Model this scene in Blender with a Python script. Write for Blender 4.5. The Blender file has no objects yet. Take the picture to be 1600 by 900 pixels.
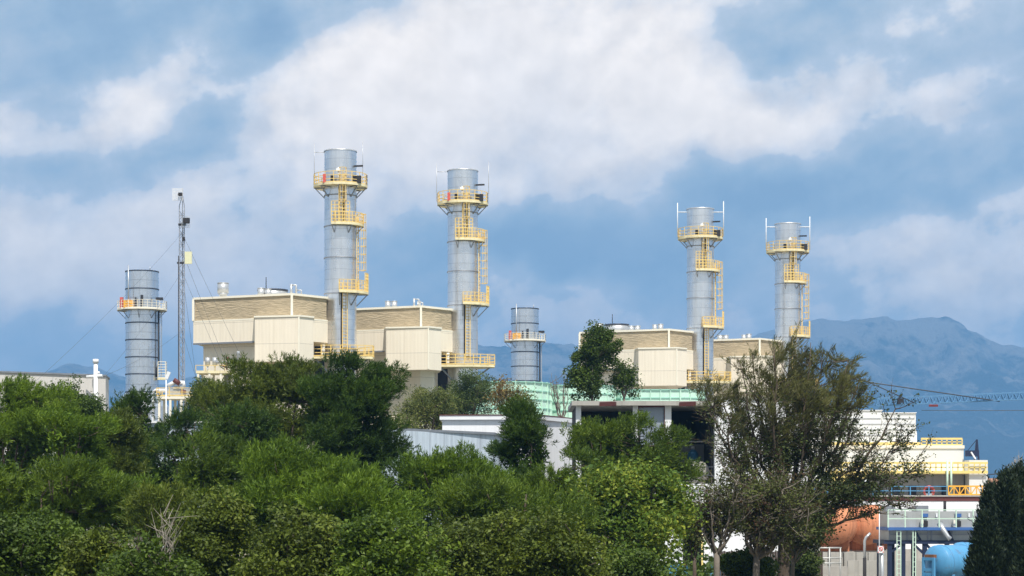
import bpy, math, random
import numpy as np
from mathutils import Vector
R = math.radians
sc = bpy.context.scene
col = sc.collection
F = 3200.0; HZ = 790.0; CH = 5.5          # measured from the photograph: focal length, horizon row, eye height

# ------------------------------------------------------------------ camera
cd = bpy.data.cameras.new('camera'); cam = bpy.data.objects.new('camera', cd); col.objects.link(cam)
cd.lens = 72.0; cd.sensor_width = 36.0; cd.shift_y = (HZ-450.0)/1600.0
cd.clip_start = 0.5; cd.clip_end = 60000
cam.location = (0, 0, CH); cam.rotation_euler = (R(90), 0, 0)
sc.camera = cam
sc.view_settings.view_transform = 'Standard'; sc.view_settings.look = 'None'
sc.view_settings.exposure = 0.36; sc.view_settings.gamma = 1.0; sc.view_settings.use_curve_mapping = False

# ------------------------------------------------------------------ sun
SUN_EL, SUN_AZ = 58.0, 14.0
sl = bpy.data.lights.new('sun', 'SUN'); sl.energy = 4.3; sl.angle = R(0.6); sl.color = (1.0, 0.955, 0.88)
so = bpy.data.objects.new('sun', sl); col.objects.link(so)
so.rotation_euler = (R(90-SUN_EL), 0, R(SUN_AZ)); so.location = (0, 0, 120)

# ------------------------------------------------------------------ sky: Nishita with a field of clouds
class NT:
    """small helper to write node graphs"""
    def __init__(s, nt): s.nt = nt; s.L = nt.links
    def n(s, t, **k):
        x = s.nt.nodes.new(t)
        for a, v in k.items(): setattr(x, a, v)
        return x
    def put(s, sock, v):
        if isinstance(v, bpy.types.NodeSocket): s.L.new(v, sock)
        elif v is not None: sock.default_value = v
    def m(s, op, a, b=None, c=None, clamp=False):
        x = s.n('ShaderNodeMath', operation=op); x.use_clamp = clamp
        s.put(x.inputs[0], a)
        if b is not None: s.put(x.inputs[1], b)
        if c is not None: s.put(x.inputs[2], c)
        return x.outputs[0]
    def noise(s, vec, scale, detail=4, rough=.55, out='Fac', dist=0):
        x = s.n('ShaderNodeTexNoise'); s.put(x.inputs['Vector'], vec)
        x.inputs['Scale'].default_value = scale; x.inputs['Detail'].default_value = detail
        x.inputs['Roughness'].default_value = rough; x.inputs['Distortion'].default_value = dist
        return x.outputs[out]
    def ramp(s, fac, stops, interp='LINEAR'):
        x = s.n('ShaderNodeValToRGB'); x.color_ramp.interpolation = interp
        el = x.color_ramp.elements
        while len(el) < len(stops): el.new(0.5)
        for e, (p, c) in zip(el, stops):
            e.position = p; e.color = (c, c, c, 1) if isinstance(c, (int, float)) else (*c, 1)
        s.put(x.inputs[0], fac); return x.outputs[0]
    def mix(s, fac, a, b, blend='MIX'):
        x = s.n('ShaderNodeMix', data_type='RGBA', blend_type=blend)
        s.put(x.inputs[0], fac); s.put(x.inputs[6], (*a, 1) if isinstance(a, tuple) else a)
        s.put(x.inputs[7], (*b, 1) if isinstance(b, tuple) else b); return x.outputs[2]
    def vm(s, op, a, b=None):
        x = s.n('ShaderNodeVectorMath', operation=op); s.put(x.inputs[0], a)
        if b is not None: s.put(x.inputs[1], b)
        return x.outputs[0]

def srgb(r, g, b):
    f = lambda c: (c/255/12.92) if c/255 <= .04045 else ((c/255+.055)/1.055)**2.4
    return (f(r), f(g), f(b))

world = bpy.data.worlds.new('World'); sc.world = world; world.use_nodes = True
wt = world.node_tree; wt.nodes.clear(); W = NT(wt)
wo = W.n('ShaderNodeOutputWorld'); bg = W.n('ShaderNodeBackground'); W.L.new(bg.outputs[0], wo.inputs[0])
bg.inputs[1].default_value = 0.1
sky = W.n('ShaderNodeTexSky', sky_type='NISHITA'); sky.sun_disc = False
sky.sun_elevation = R(SUN_EL); sky.sun_rotation = R(180-SUN_AZ)
sky.air_density = 1.3; sky.dust_density = 0.6; sky.ozone_density = 2.5
tc = W.n('ShaderNodeTexCoord'); sp = W.n('ShaderNodeSeparateXYZ'); W.L.new(tc.outputs['Generated'], sp.inputs[0])
# azimuth (from +Y) and elevation of the direction looked in, both in milliradians
az = W.m('MULTIPLY', W.m('ARCTAN2', sp.outputs[0], sp.outputs[1]), 1000.0)
el = W.m('MULTIPLY', W.m('ARCSINE', sp.outputs[2]), 1000.0)
cb = W.n('ShaderNodeCombineXYZ'); W.put(cb.inputs[0], az); W.put(cb.inputs[1], el); P0 = cb.outputs[0]
def warp(P, scale, amp, detail):
    nz = W.noise(W.vm('SCALE', P), 1.0, detail, .6, 'Color')
    wt.nodes[-1]
    return nz
def scaled(P, k):
    x = W.n('ShaderNodeVectorMath', operation='SCALE'); W.put(x.inputs[0], P); x.inputs[3].default_value = k; return x.outputs[0]
def sub5(c, amp):
    return scaled(W.vm('SUBTRACT', c, (.5, .5, .5)), amp)
P1 = W.vm('ADD', P0, sub5(W.noise(scaled(P0, 0.02), 1.0, 2, .5, 'Color'), 38))
P1 = W.vm('ADD', P1, sub5(W.noise(scaled(P0, 0.06), 1.0, 3, .5, 'Color'), 11))
def ang(px, py):                           # picture row/column of the photograph -> azimuth, elevation
    x, z = (px-800)/F, (HZ-py)/F
    return math.atan(x)*1000, math.asin(z/math.sqrt(1+x*x+z*z))*1000
# cloud banks: (column, row, half-width, half-height, tilt in degrees, weight)
BANKS = [(620,120,190,80,24,.42),(560,70,110,60,10,.22),(860,90,210,95,0,.46),(1010,30,150,60,0,.26),
 (470,185,75,50,10,.26),(760,225,180,70,12,.30),(930,275,100,36,-8,.42),(640,200,170,60,20,.20),(1090,170,150,60,0,.34),
 (1230,185,150,50,0,.22),(1000,160,130,70,0,.12),(205,160,85,55,35,.36),(200,205,55,32,0,.18),(25,190,60,45,0,.26),(320,55,90,24,35,.16),
 (340,130,40,20,10,.16),(60,370,150,70,-4,.34),(240,330,160,44,-14,.20),(140,440,170,60,0,.14),(400,370,140,70,-10,.20),
 (70,455,90,22,0,.12),(380,470,120,60,0,.08),(60,90,150,34,12,-.24),(420,45,75,60,60,-.28),(190,15,200,40,0,-.16),(140,262,125,34,0,-.26),(300,245,60,30,10,-.16),
 (330,180,50,60,0,-.12),(330,100,60,60,0,.02),(680,320,110,45,0,.10),(1190,285,190,55,-4,-.34),(1440,245,220,52,0,-.22),
 (960,385,210,70,0,-.34),(780,400,150,75,0,-.14),(650,470,130,60,0,-.16),(1170,60,70,46,-30,-.26),(1300,60,120,60,0,-.12),(1500,80,120,70,0,-.16),(1530,190,120,40,0,-.02),
 (1360,130,110,36,0,.16),(300,560,600,110,0,.14),(1300,560,500,80,0,.10),(700,520,300,60,0,.06),(1400,210,240,70,0,.16),(1330,60,160,50,0,.14),(1060,240,110,40,0,.12),(60,400,150,60,0,.16),(370,250,60,40,20,.16),(1520,120,120,60,0,.12),(1500,30,90,24,0,.08),(1450,370,190,44,0,.26),(1580,325,60,24,0,.14),(1400,440,160,60,0,.14),(1540,450,120,60,0,.20),
 (1300,520,300,50,0,-.04),(860,450,90,24,0,.34),(800,470,170,28,0,.16),(870,460,40,10,0,-.20),(950,500,120,22,0,.16),(180,540,160,60,0,-.14),
 (470,20,60,40,40,-.10),(905,25,60,24,0,-.08),(1010,60,50,26,0,-.12)]
acc = 0.0
for (cx, cy, rx, ry, t, w_) in BANKS:
    ax_, ay_ = ang(cx, cy); sx, sy = rx/F*1000, ry/F*1000; c_, s_ = math.cos(R(t)), math.sin(R(t))
    d = W.vm('SUBTRACT', P1, (ax_, ay_, 0))
    u = W.n('ShaderNodeVectorMath', operation='DOT_PRODUCT'); W.put(u.inputs[0], d); u.inputs[1].default_value = (c_/sx, s_/sx, 0)
    v = W.n('ShaderNodeVectorMath', operation='DOT_PRODUCT'); W.put(v.inputs[0], d); v.inputs[1].default_value = (-s_/sy, c_/sy, 0)
    q = W.m('MULTIPLY_ADD', u.outputs['Value'], u.outputs['Value'], W.m('MULTIPLY', v.outputs['Value'], v.outputs['Value']))
    g = W.m('EXPONENT', W.m('MULTIPLY', q, -0.75))
    acc = W.m('MULTIPLY_ADD', g, w_, acc)
fb = W.noise(scaled(P0, .017), 1.0, 9, .58)
def rotv(P, a, kx, ky):
    mp = W.n('ShaderNodeMapping'); mp.inputs['Rotation'].default_value = (0, 0, R(-a)); W.put(mp.inputs['Vector'], P)
    return W.vm('MULTIPLY', mp.outputs[0], (kx, ky, 1))
P2 = W.vm('ADD', P0, sub5(W.noise(scaled(P0, 0.03), 1.0, 3, .5, 'Color'), 16))
fb2 = W.noise(rotv(P0, 22, .018, .040), 1.0, 8, .56)
fb3 = W.noise(rotv(P0, 14, .06, .095), 1.0, 8, .62)
sh_a = W.noise(scaled(P0, .03), 1.0, 6, .56); sh_b = W.noise(scaled(W.vm('ADD', P0, (-5, -9, 0)), .03), 1.0, 6, .56)
dens = W.m('ADD', acc, W.m('MULTIPLY_ADD', fb, .66, -.33+.385))
dens = W.m('ADD', dens, W.m('MULTIPLY_ADD', fb2, .62, -.31))
dens = W.m('ADD', dens, W.m('MULTIPLY_ADD', fb3, .26, -.13))
dens = W.m('ADD', dens, W.m('MULTIPLY', W.m('SUBTRACT', sh_a, sh_b), .42))
# clear-air colour from the Sky Texture, dark rain-cloud blue to white cloud by density
cloudc = W.ramp(dens, [(0.0, srgb(131,157,184)), (.22, srgb(152,176,198)), (.40, srgb(176,192,207)), (.485, srgb(186,200,215)), (.56, srgb(214,219,225)), (.68, srgb(228,229,231)), (.80, srgb(243,240,236)), (.97, srgb(254,249,242))])
grey = W.noise(scaled(P0, .008), 1.0, 2, .5)
cloudc = W.mix(W.m('MULTIPLY', W.ramp(grey, [(.45, 0.0), (.7, 1.0)]), .25), cloudc, srgb(172,186,206))
sh2 = W.m('SUBTRACT', W.noise(scaled(P0, .03), 1.0, 6, .55), W.noise(scaled(W.vm('ADD', P0, (4, -8, 0)), .03), 1.0, 6, .55))
lit = W.m('MULTIPLY_ADD', W.m('MULTIPLY', sh2, W.ramp(dens, [(.42, 0.0), (.60, 1.0)])), .55, 1.0)
lv = W.n('ShaderNodeCombineXYZ'); [W.put(lv.inputs[i], W.m('MULTIPLY', lit, (1.09, 1.02, .95)[i])) for i in range(3)]
cloudc = W.vm('MULTIPLY', cloudc, lv.outputs[0])
hi = scaled(cloudc, 10.3)
amt = W.ramp(dens, [(0.0, .86), (.35, .93), (.6, 1.0)])
final = W.mix(amt, sky.outputs[0], hi)
# below the horizon: dim ground colour
W.L.new(final, bg.inputs[0])

# ------------------------------------------------------------------ mesh helpers
def at(px, py, D): return Vector(((px-800)*D/F, D, CH+(HZ-py)*D/F))
def X(px, D): return (px-800)*D/F
def Z(py, D): return CH+(HZ-py)*D/F

def tag(o, label=None, cat=None, group=None, kind=None):
    if label: o['label'] = label
    if cat: o['category'] = cat
    if group: o['group'] = group
    if kind: o['kind'] = kind
    return o
def thing(name, loc, label, cat, group=None):
    o = bpy.data.objects.new(name, None); o.empty_display_size = .3; col.objects.link(o); o.location = loc
    return tag(o, label, cat, group)
def wloc(o):
    p = Vector((0, 0, 0))
    while o: p += o.location; o = o.parent
    return p
class MB:
    def __init__(s): s.v = []; s.f = []; s.sm = set()
    def add(s, vs, fs, smooth=False):
        b = len(s.v); s.v += [tuple(p) for p in vs]
        for f in fs:
            if smooth: s.sm.add(len(s.f))
            s.f.append(tuple(i+b for i in f))
    def box(s, x0, x1, y0, y1, z0, z1):
        s.add([(x0,y0,z0),(x1,y0,z0),(x1,y1,z0),(x0,y1,z0),(x0,y0,z1),(x1,y0,z1),(x1,y1,z1),(x0,y1,z1)],
              [(0,3,2,1),(4,5,6,7),(0,1,5,4),(1,2,6,5),(2,3,7,6),(3,0,4,7)]); return s
    def obox(s, c, ax, ay, hx, hy, z0, z1):
        """box with horizontal unit axes ax, ay"""
        ax = Vector((ax[0], ax[1], 0)); ay = Vector((ay[0], ay[1], 0)); c = Vector((c[0], c[1], 0))
        q = [c-ax*hx-ay*hy, c+ax*hx-ay*hy, c+ax*hx+ay*hy, c-ax*hx+ay*hy]
        return s.prism([(p.x, p.y) for p in q], z0, z1)
    def prism(s, pts, z0, z1):
        n = len(pts); a = sum(pts[i][0]*pts[(i+1)%n][1]-pts[(i+1)%n][0]*pts[i][1] for i in range(n))
        if a < 0: pts = pts[::-1]
        zz = z1 if isinstance(z1, (list, tuple)) else [z1]*n
        s.add([(p[0], p[1], z0) for p in pts]+[(p[0], p[1], z) for p, z in zip(pts, zz)],
              [tuple(range(n))[::-1], tuple(range(n, 2*n))]+[(i, (i+1)%n, n+(i+1)%n, n+i) for i in range(n)]); return s
    def bar(s, p, q, w, h=None):
        p, q = Vector(p), Vector(q); h = h or w; d = (q-p).normalized()
        u = d.cross(Vector((0, 0, 1)));
        if u.length < 1e-3: u = Vector((1, 0, 0))
        u.normalize(); v = u.cross(d)
        vs = [e+u*a*w/2+v*b*h/2 for e in (p, q) for a, b in ((-1,-1),(1,-1),(1,1),(-1,1))]
        s.add(vs, [(0,3,2,1),(4,5,6,7),(0,1,5,4),(1,2,6,5),(2,3,7,6),(3,0,4,7)]); return s
    def tube(s, pts, rs, n=8, cap=True):
        pts = [Vector(p) for p in pts]
        if not isinstance(rs, (list, tuple)): rs = [rs]*len(pts)
        ref = None; vs = []; fs = []
        for i, p in enumerate(pts):
            d = (pts[min(i+1, len(pts)-1)]-pts[max(i-1, 0)]).normalized()
            if ref is None:
                ref = d.cross(Vector((0, 0, 1)) if abs(d.z) < .9 else Vector((1, 0, 0))).normalized()
            u = (ref-d*ref.dot(d)).normalized(); ref = u; v = d.cross(u)
            for k in range(n):
                a = 2*math.pi*k/n; vs.append(p+(u*math.cos(a)+v*math.sin(a))*rs[i])
        for i in range(len(pts)-1):
            for k in range(n):
                k2 = (k+1)%n; fs.append((i*n+k, i*n+k2, (i+1)*n+k2, (i+1)*n+k))
        s.add(vs, fs, True)
        if cap: b = len(s.v)-len(vs); s.f.append(tuple(range(b, b+n))[::-1]); s.f.append(tuple(range(len(s.v)-n, len(s.v))))
        return s
    def cyl(s, x, y, z0, z1, r, r1=None, n=40, cap=True):
        r1 = r if r1 is None else r1
        return s.tube([(x, y, z0), (x, y, z1)], [r, r1], n, cap)
    def lathe(s, o, ax, prof, n=32):
        """profile [(distance along axis, radius)] turned round a line"""
        ax = Vector(ax).normalized(); o = Vector(o)
        u = ax.cross(Vector((0, 0, 1)));
        if u.length < .01: u = Vector((1, 0, 0))
        u.normalize(); v = ax.cross(u); vs = []; fs = []
        for (t, r) in prof:
            for k in range(n):
                a = 2*math.pi*k/n; vs.append(o+ax*t+(u*math.cos(a)+v*math.sin(a))*r)
        for i in range(len(prof)-1):
            for k in range(n):
                k2 = (k+1)%n; fs.append((i*n+k, i*n+k2, (i+1)*n+k2, (i+1)*n+k))
        s.add(vs, fs, True); return s
    def sector(s, x, y, r0, r1, a0, a1, z0, z1, n=16):
        pts = [(x+r1*math.cos(a0+(a1-a0)*i/n), y+r1*math.sin(a0+(a1-a0)*i/n)) for i in range(n+1)]
        inn = [(x+r0*math.cos(a0+(a1-a0)*i/n), y+r0*math.sin(a0+(a1-a0)*i/n)) for i in range(n+1)]
        for i in range(n): s.prism([inn[i], pts[i], pts[i+1], inn[i+1]], z0, z1)
        return s
    def rail(s, pts, h=1.1, step=1.0, r=.045, mid=2, kick=.12):
        """guard rail along a line of floor points"""
        pts = [Vector(p) for p in pts]
        for k in range(mid+1):
            zz = h*(k+1)/(mid+1)
            for a, b in zip(pts[:-1], pts[1:]): s.bar(a+Vector((0,0,zz)), b+Vector((0,0,zz)), r*1.7)
        if kick:
            for a, b in zip(pts[:-1], pts[1:]): s.bar(a+Vector((0,0,kick/2+.01)), b+Vector((0,0,kick/2+.01)), .03, kick)
        for a, b in zip(pts[:-1], pts[1:]):
            n = max(1, round((b-a).length/step))
            for i in range(n): p = a.lerp(b, i/n); s.bar(p, p+Vector((0,0,h)), r*2)
        s.bar(pts[-1], pts[-1]+Vector((0,0,h)), r*2); return s
    def build(s, name, m, parent=None, label=None, cat=None, group=None, kind=None):
        me = bpy.data.meshes.new(name)
        V = np.array(s.v, dtype=np.float64)
        if parent is not None: org = np.array(wloc(parent))
        else: org = np.array([(V[:,0].min()+V[:,0].max())/2, (V[:,1].min()+V[:,1].max())/2, V[:,2].min()])
        me.from_pydata((V-org).tolist(), [], s.f)
        if s.sm: me.polygons.foreach_set('use_smooth', [i in s.sm for i in range(len(s.f))])
        me.materials.append(m); me.update()
        o = bpy.data.objects.new(name, me); col.objects.link(o)
        if parent is not None: o.parent = parent
        else: o.location = org
        return tag(o, label, cat, group, kind)
def each(name, m, parent, fns):
    """one mesh per piece, all of them called the same"""
    for f in fns:
        g = MB(); f(g); g.build(name, m, parent)
KIDS = {}
def children(o): return [c for c in bpy.data.objects if c.parent == o]
def copy_tree(o, d=(0, 0, 0), label=None):
    def rec(s, par):
        c = s.copy(); col.objects.link(c)
        if par is not None: c.parent = par
        for k in children(s): rec(k, c)
        return c
    c = rec(o, None); c.location = o.location+Vector(d)
    if label: c['label'] = label
    return c

# ------------------------------------------------------------------ materials
def mat(name, c, rough=.7, metal=0.0, var=.12, scale=1.5, streak=0.0, bump=0.0, corr=0.0, dirt=None, rust=0.0, spec=.4, corrax=0, corramp=.004, joint=0):
    m = bpy.data.materials.new(name); m.use_nodes = True; nt = m.node_tree; nt.nodes.clear(); N = NT(nt)
    out = N.n('ShaderNodeOutputMaterial'); b = N.n('ShaderNodeBsdfPrincipled'); N.L.new(b.outputs[0], out.inputs[0])
    t = N.n('ShaderNodeTexCoord').outputs['Object']
    nz = N.noise(t, scale, 5, .6)
    cc = N.mix(nz, tuple(x*(1-var*1.6) for x in c), tuple(min(1, x*(1+var*1.6)) for x in c))
    if streak:
        st = N.noise(N.vm('MULTIPLY', t, (3.0, 3.0, .12)), 1.2, 5, .65)
        d = dirt or tuple(x*.45 for x in c)
        cc = N.mix(N.m('MULTIPLY', N.ramp(st, [(.48, 0.0), (.75, 1.0)]), streak), cc, d)
    if rust:
        rn = N.noise(t, 2.3, 6, .7)
        cc = N.mix(N.m('MULTIPLY', N.ramp(rn, [(.56, 0.0), (.66, 1.0)]), rust), cc, (.16, .07, .03))
    N.L.new(cc, b.inputs['Base Color'])
    b.inputs['Metallic'].default_value = metal; b.inputs['Specular IOR Level'].default_value = spec
    N.L.new(N.m('MULTIPLY_ADD', nz, .25, rough-.12), b.inputs['Roughness'])
    if corr and joint:                    # horizontal laps between the sheets, and sheets that have aged a little differently
        s4 = N.n('ShaderNodeSeparateXYZ'); N.put(s4.inputs[0], t); hh = N.m('DIVIDE', s4.outputs[2], joint)
        ln = N.m('LESS_THAN', N.m('FRACT', hh), .025)
        cbn = N.n('ShaderNodeCombineXYZ'); N.put(cbn.inputs[0], N.m('FLOOR', N.m('DIVIDE', s4.outputs[0], 1.08))); N.put(cbn.inputs[1], N.m('FLOOR', hh))
        wn = N.n('ShaderNodeTexWhiteNoise', noise_dimensions='3D'); N.put(wn.inputs['Vector'], cbn.outputs[0])
        c2 = N.mix(N.m('MULTIPLY', wn.outputs[0], .22), cc, tuple(x*.72 for x in c)); c2 = N.mix(N.m('MULTIPLY', ln, .45), c2, tuple(x*.4 for x in c))
        N.L.new(c2, b.inputs['Base Color'])
    hgt = None
    if corr:
        s3 = N.n('ShaderNodeSeparateXYZ'); N.put(s3.inputs[0], t)
        w = N.m('SINE', N.m('MULTIPLY', s3.outputs[corrax], 2*math.pi/corr)); hgt = N.m('MULTIPLY', w, corramp)
    if bump:
        bz = N.m('MULTIPLY', N.noise(t, scale*4, 4, .6), bump); hgt = bz if hgt is None else N.m('ADD', hgt, bz)
    if hgt is not None:
        bp = N.n('ShaderNodeBump'); bp.inputs['Strength'].default_value = .8; bp.inputs['Distance'].default_value = 1.0
        N.put(bp.inputs['Height'], hgt); N.L.new(bp.outputs[0], b.inputs['Normal'])
    return m
def seam_mat(name, c, dz, nseg, line=.62, rough=.42, metal=.65, var=.12):
    """round sheet-metal shell: horizontal courses of plates and staggered vertical laps, each plate a slightly different grey"""
    m = bpy.data.materials.new(name); m.use_nodes = True; nt = m.node_tree; nt.nodes.clear(); N = NT(nt)
    out = N.n('ShaderNodeOutputMaterial'); b = N.n('ShaderNodeBsdfPrincipled'); N.L.new(b.outputs[0], out.inputs[0])
    t = N.n('ShaderNodeTexCoord').outputs['Object']; s3 = N.n('ShaderNodeSeparateXYZ'); N.put(s3.inputs[0], t)
    u = N.m('MULTIPLY', N.m('ARCTAN2', s3.outputs[1], s3.outputs[0]), nseg/(2*math.pi))
    w = N.m('DIVIDE', s3.outputs[2], dz); row = N.m('FLOOR', w)
    u = N.m('ADD', u, N.m('MULTIPLY', N.m('MODULO', row, 2.0), .5))
    fw, fu = N.m('FRACT', w), N.m('FRACT', N.m('ADD', u, 100.0))
    lw = N.m('LESS_THAN', fw, .035/dz*1.6); lu = N.m('LESS_THAN', fu, .02)
    ln = N.m('MAXIMUM', lw, N.m('MULTIPLY', lu, .5))
    cbn = N.n('ShaderNodeCombineXYZ'); N.put(cbn.inputs[0], N.m('FLOOR', u)); N.put(cbn.inputs[1], row)
    wn = N.n('ShaderNodeTexWhiteNoise', noise_dimensions='3D'); N.put(wn.inputs['Vector'], cbn.outputs[0])
    oi = N.n('ShaderNodeObjectInfo'); cbo = N.n('ShaderNodeCombineXYZ'); N.put(cbo.inputs[0], N.m('MULTIPLY', oi.outputs['Random'], 40.0)); N.put(cbo.inputs[1], N.m('MULTIPLY', oi.outputs['Random'], 23.0))
    t = N.vm('ADD', t, cbo.outputs[0])      # every chimney weathers in its own way
    nz = N.noise(N.vm('MULTIPLY', t, (1, 1, .25)), 1.4, 6, .65)
    st = N.noise(N.vm('MULTIPLY', t, (4, 4, .10)), 1.0, 5, .7)
    cc = N.mix(nz, tuple(x*(1-var) for x in c), tuple(x*(1+var) for x in c))
    cc = N.mix(N.m('MULTIPLY', wn.outputs[0], .16), cc, tuple(x*.55 for x in c))
    cc = N.mix(N.m('MULTIPLY', N.ramp(st, [(.5, 0.0), (.78, 1.0)]), .38), cc, tuple(x*.5 for x in c))
    cc = N.mix(N.m('MULTIPLY', ln, line), cc, (.07, .075, .085))
    N.L.new(cc, b.inputs['Base Color']); b.inputs['Metallic'].default_value = metal
    N.L.new(N.m('MULTIPLY_ADD', nz, .3, rough-.15), b.inputs['Roughness'])
    bp = N.n('ShaderNodeBump'); bp.inputs['Strength'].default_value = .35; bp.inputs['Distance'].default_value = .12
    N.put(bp.inputs['Height'], N.noise(t, 1.1, 3, .5)); N.L.new(bp.outputs[0], b.inputs['Normal'])
    return m
M = dict(
 steel=seam_mat('galvanised_plate', (.82,.82,.83), 1.0, 6, line=.24, rough=.30, metal=.9),
 steel2=seam_mat('plain_steel_shell', (.74,.76,.79), 2.7, 4, line=.5, rough=.28, metal=.9),
 ring=mat('ring_steel', (.30,.31,.34), .5, .6),
 darkring=mat('dark_ring', (.05,.06,.09), .5, .3),
 cream=mat('cream_cladding', (.87,.775,.625), .6, 0, .03, .35, streak=.24, dirt=(.5,.42,.30), corr=.36, joint=2.35),
 creamtrim=mat('cream_trim', (.86,.80,.66), .6, 0, .05, 1),
 tan=mat('tan_ribbed_band', (.52,.42,.28), .85, 0, .12, 1.2),
 yellow=mat('yellow_paint', (.84,.58,.20), .65, 0, .16, 1.3, streak=.3, dirt=(.5,.33,.15), rust=.2),
 deckyel=mat('pale_yellow_deck', (.86,.72,.45), .7, 0, .16, 1.0, streak=.4, dirt=(.5,.38,.22), rust=.25),
 gold=mat('golden_yellow_rail', (.84,.64,.22), .6, 0, .14, 1.2, streak=.25, dirt=(.5,.36,.14)),
 orange=mat('orange_rail', (.85,.43,.05), .5, 0, .1, 1.5),
 white=mat('white_render', (.82,.82,.83), .8, 0, .04, .5, streak=.22, dirt=(.45,.43,.42)),
 whitep=mat('white_paint', (.80,.80,.80), .5, 0, .05, 1.0),
 louvre=mat('white_sheet', (.74,.74,.72), .55, 0, .03, .6, streak=.10, dirt=(.5,.5,.52)),
 concrete=mat('weathered_concrete', (.42,.40,.36), .9, 0, .16, 1.2, streak=.45, dirt=(.16,.15,.13), bump=.01),
 greywall=mat('grey_concrete_wall', (.36,.36,.36), .9, 0, .12, .8, streak=.5, dirt=(.17,.17,.18)),
 dark=mat('dark_parts_and_shade', (.035,.033,.035), .9, 0, .2),  # near-black for dark fittings, and for shade painted into openings
 maroon=mat('maroon_steel', (.12,.035,.03), .6, 0, .25, 2),
 shutter=mat('steel_shutter', (.30,.34,.40), .5, .3, .08, 1.0),
 bluegrey=mat('pale_blue_sheeting', (.56,.64,.72), .65, 0, .06, .8, streak=.6, dirt=(.14,.15,.19), corr=.30, corramp=.009),
 greyroof=mat('grey_roof_edge', (.22,.24,.27), .7, .1, .2, 2),
 mint=mat('mint_panels', (.56,.78,.64), .6, 0, .05, .8, streak=.2, dirt=(.3,.5,.42)),
 mintrib=mat('mint_rib', (.30,.56,.46), .6, 0, .08, .8),
 palegreen=mat('pale_green_paint', (.56,.72,.58), .5, 0, .08, 2),
 blue=mat('blue_paint', (.05,.13,.34), .5, 0, .15, 2),
 navy=mat('navy_steel', (.014,.024,.06), .5, 0, .15, 2),
 skyblue=mat('sky_blue_paint', (.10,.29,.50), .45, 0, .1, 1.5, streak=.12),
 tankblue=mat('tank_blue_paint', (.09,.30,.53), .42, 0, .1, 1.8, streak=.35, dirt=(.06,.2,.36), rust=.35),
 tankorange=mat('tank_rust_orange', (.60,.24,.12), .85, 0, .30, .8, streak=.8, dirt=(.20,.07,.035), rust=.65),
 greymetal=mat('grey_sheet_metal', (.46,.46,.44), .5, .35, .1, 1.3, streak=.2),
 mastm=mat('mast_steel', (.34,.36,.41), .5, .4, .15, 3),
 wire=mat('wire', (.10,.11,.13), .6, .3, .1),
 panel=mat('pale_yellow_panel', (.74,.72,.47), .6, 0, .05),
 red=mat('red_paint', (.62,.11,.08), .5, 0, .12, 3),
 can=mat('bright_can', (.52,.53,.54), .4, .5, .08, 2, streak=.25),
 brick=mat('grey_block', (.36,.34,.31), .9, 0, .18, 2.4),
 beige=mat('beige_wall', (.62,.59,.55), .8, 0, .05, .4, streak=.15),
 jib=mat('crane_blue', (.12,.27,.46), .5, 0, .1, 2),
 tile=mat('terracotta_tiles', (.40,.20,.12), .9, 0, .2, 2),
 glass=mat('dark_glass', (.03,.04,.05), .15, 0, .1, 1, spec=.6),
)
# rough horizontal striations of the tan band
def tan_fix(m):
    nt = m.node_tree; N = NT(nt); b = [n for n in nt.nodes if n.type == 'BSDF_PRINCIPLED'][0]
    t = N.n('ShaderNodeTexCoord').outputs['Object']
    h = N.noise(N.vm('MULTIPLY', t, (1.3, 1.3, 8.5)), 1.0, 4, .6)
    bp = N.n('ShaderNodeBump'); bp.inputs['Strength'].default_value = .9; bp.inputs['Distance'].default_value = .16
    N.put(bp.inputs['Height'], h); N.L.new(bp.outputs[0], b.inputs['Normal'])
    old = b.inputs['Base Color'].links[0].from_socket
    N.L.new(N.mix(N.ramp(h, [(.38, .38), (.58, 0.0)]), old, (.26, .21, .13)), b.inputs['Base Color'])
tan_fix(M['tan'])
# ================================================================== SETTING: ground, hills
def ground():
    xs = np.concatenate([np.linspace(-4800, -200, 12), np.linspace(-150, 150, 61), np.linspace(200, 4800, 12)])
    ys = np.concatenate([np.linspace(-150, 0, 6), np.linspace(5, 300, 60), np.linspace(340, 9300, 14)])
    rng = np.random.default_rng(3); vs = []
    for y in ys:
        for x in xs:
            vs.append((x, y, 0.12*math.sin(x*.21)*math.cos(y*.17) if y < 115 else 0.0))
    nx = len(xs); fs = [(j*nx+i, j*nx+i+1, (j+1)*nx+i+1, (j+1)*nx+i) for j in range(len(ys)-1) for i in range(nx-1)]
    m = bpy.data.materials.new('dry_earth_and_grass'); m.use_nodes = True; N = NT(m.node_tree); b = m.node_tree.nodes['Principled BSDF']
    t = N.n('ShaderNodeTexCoord').outputs['Object']
    c = N.mix(N.ramp(N.noise(t, .25, 6, .65), [(.4, 0.0), (.6, 1.0)]), (.07, .075, .03), (.20, .16, .10))
    N.L.new(c, b.inputs['Base Color']); b.inputs['Roughness'].default_value = .95
    g = MB(); g.add(vs, fs); o = g.build('ground', m, None, kind='structure'); return o
ground()
yard = MB(); yard.box(8, 60, 112, 260, -.3, .004+.12); yard.build('yard_pavement', M['concrete'], None, kind='structure')

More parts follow.
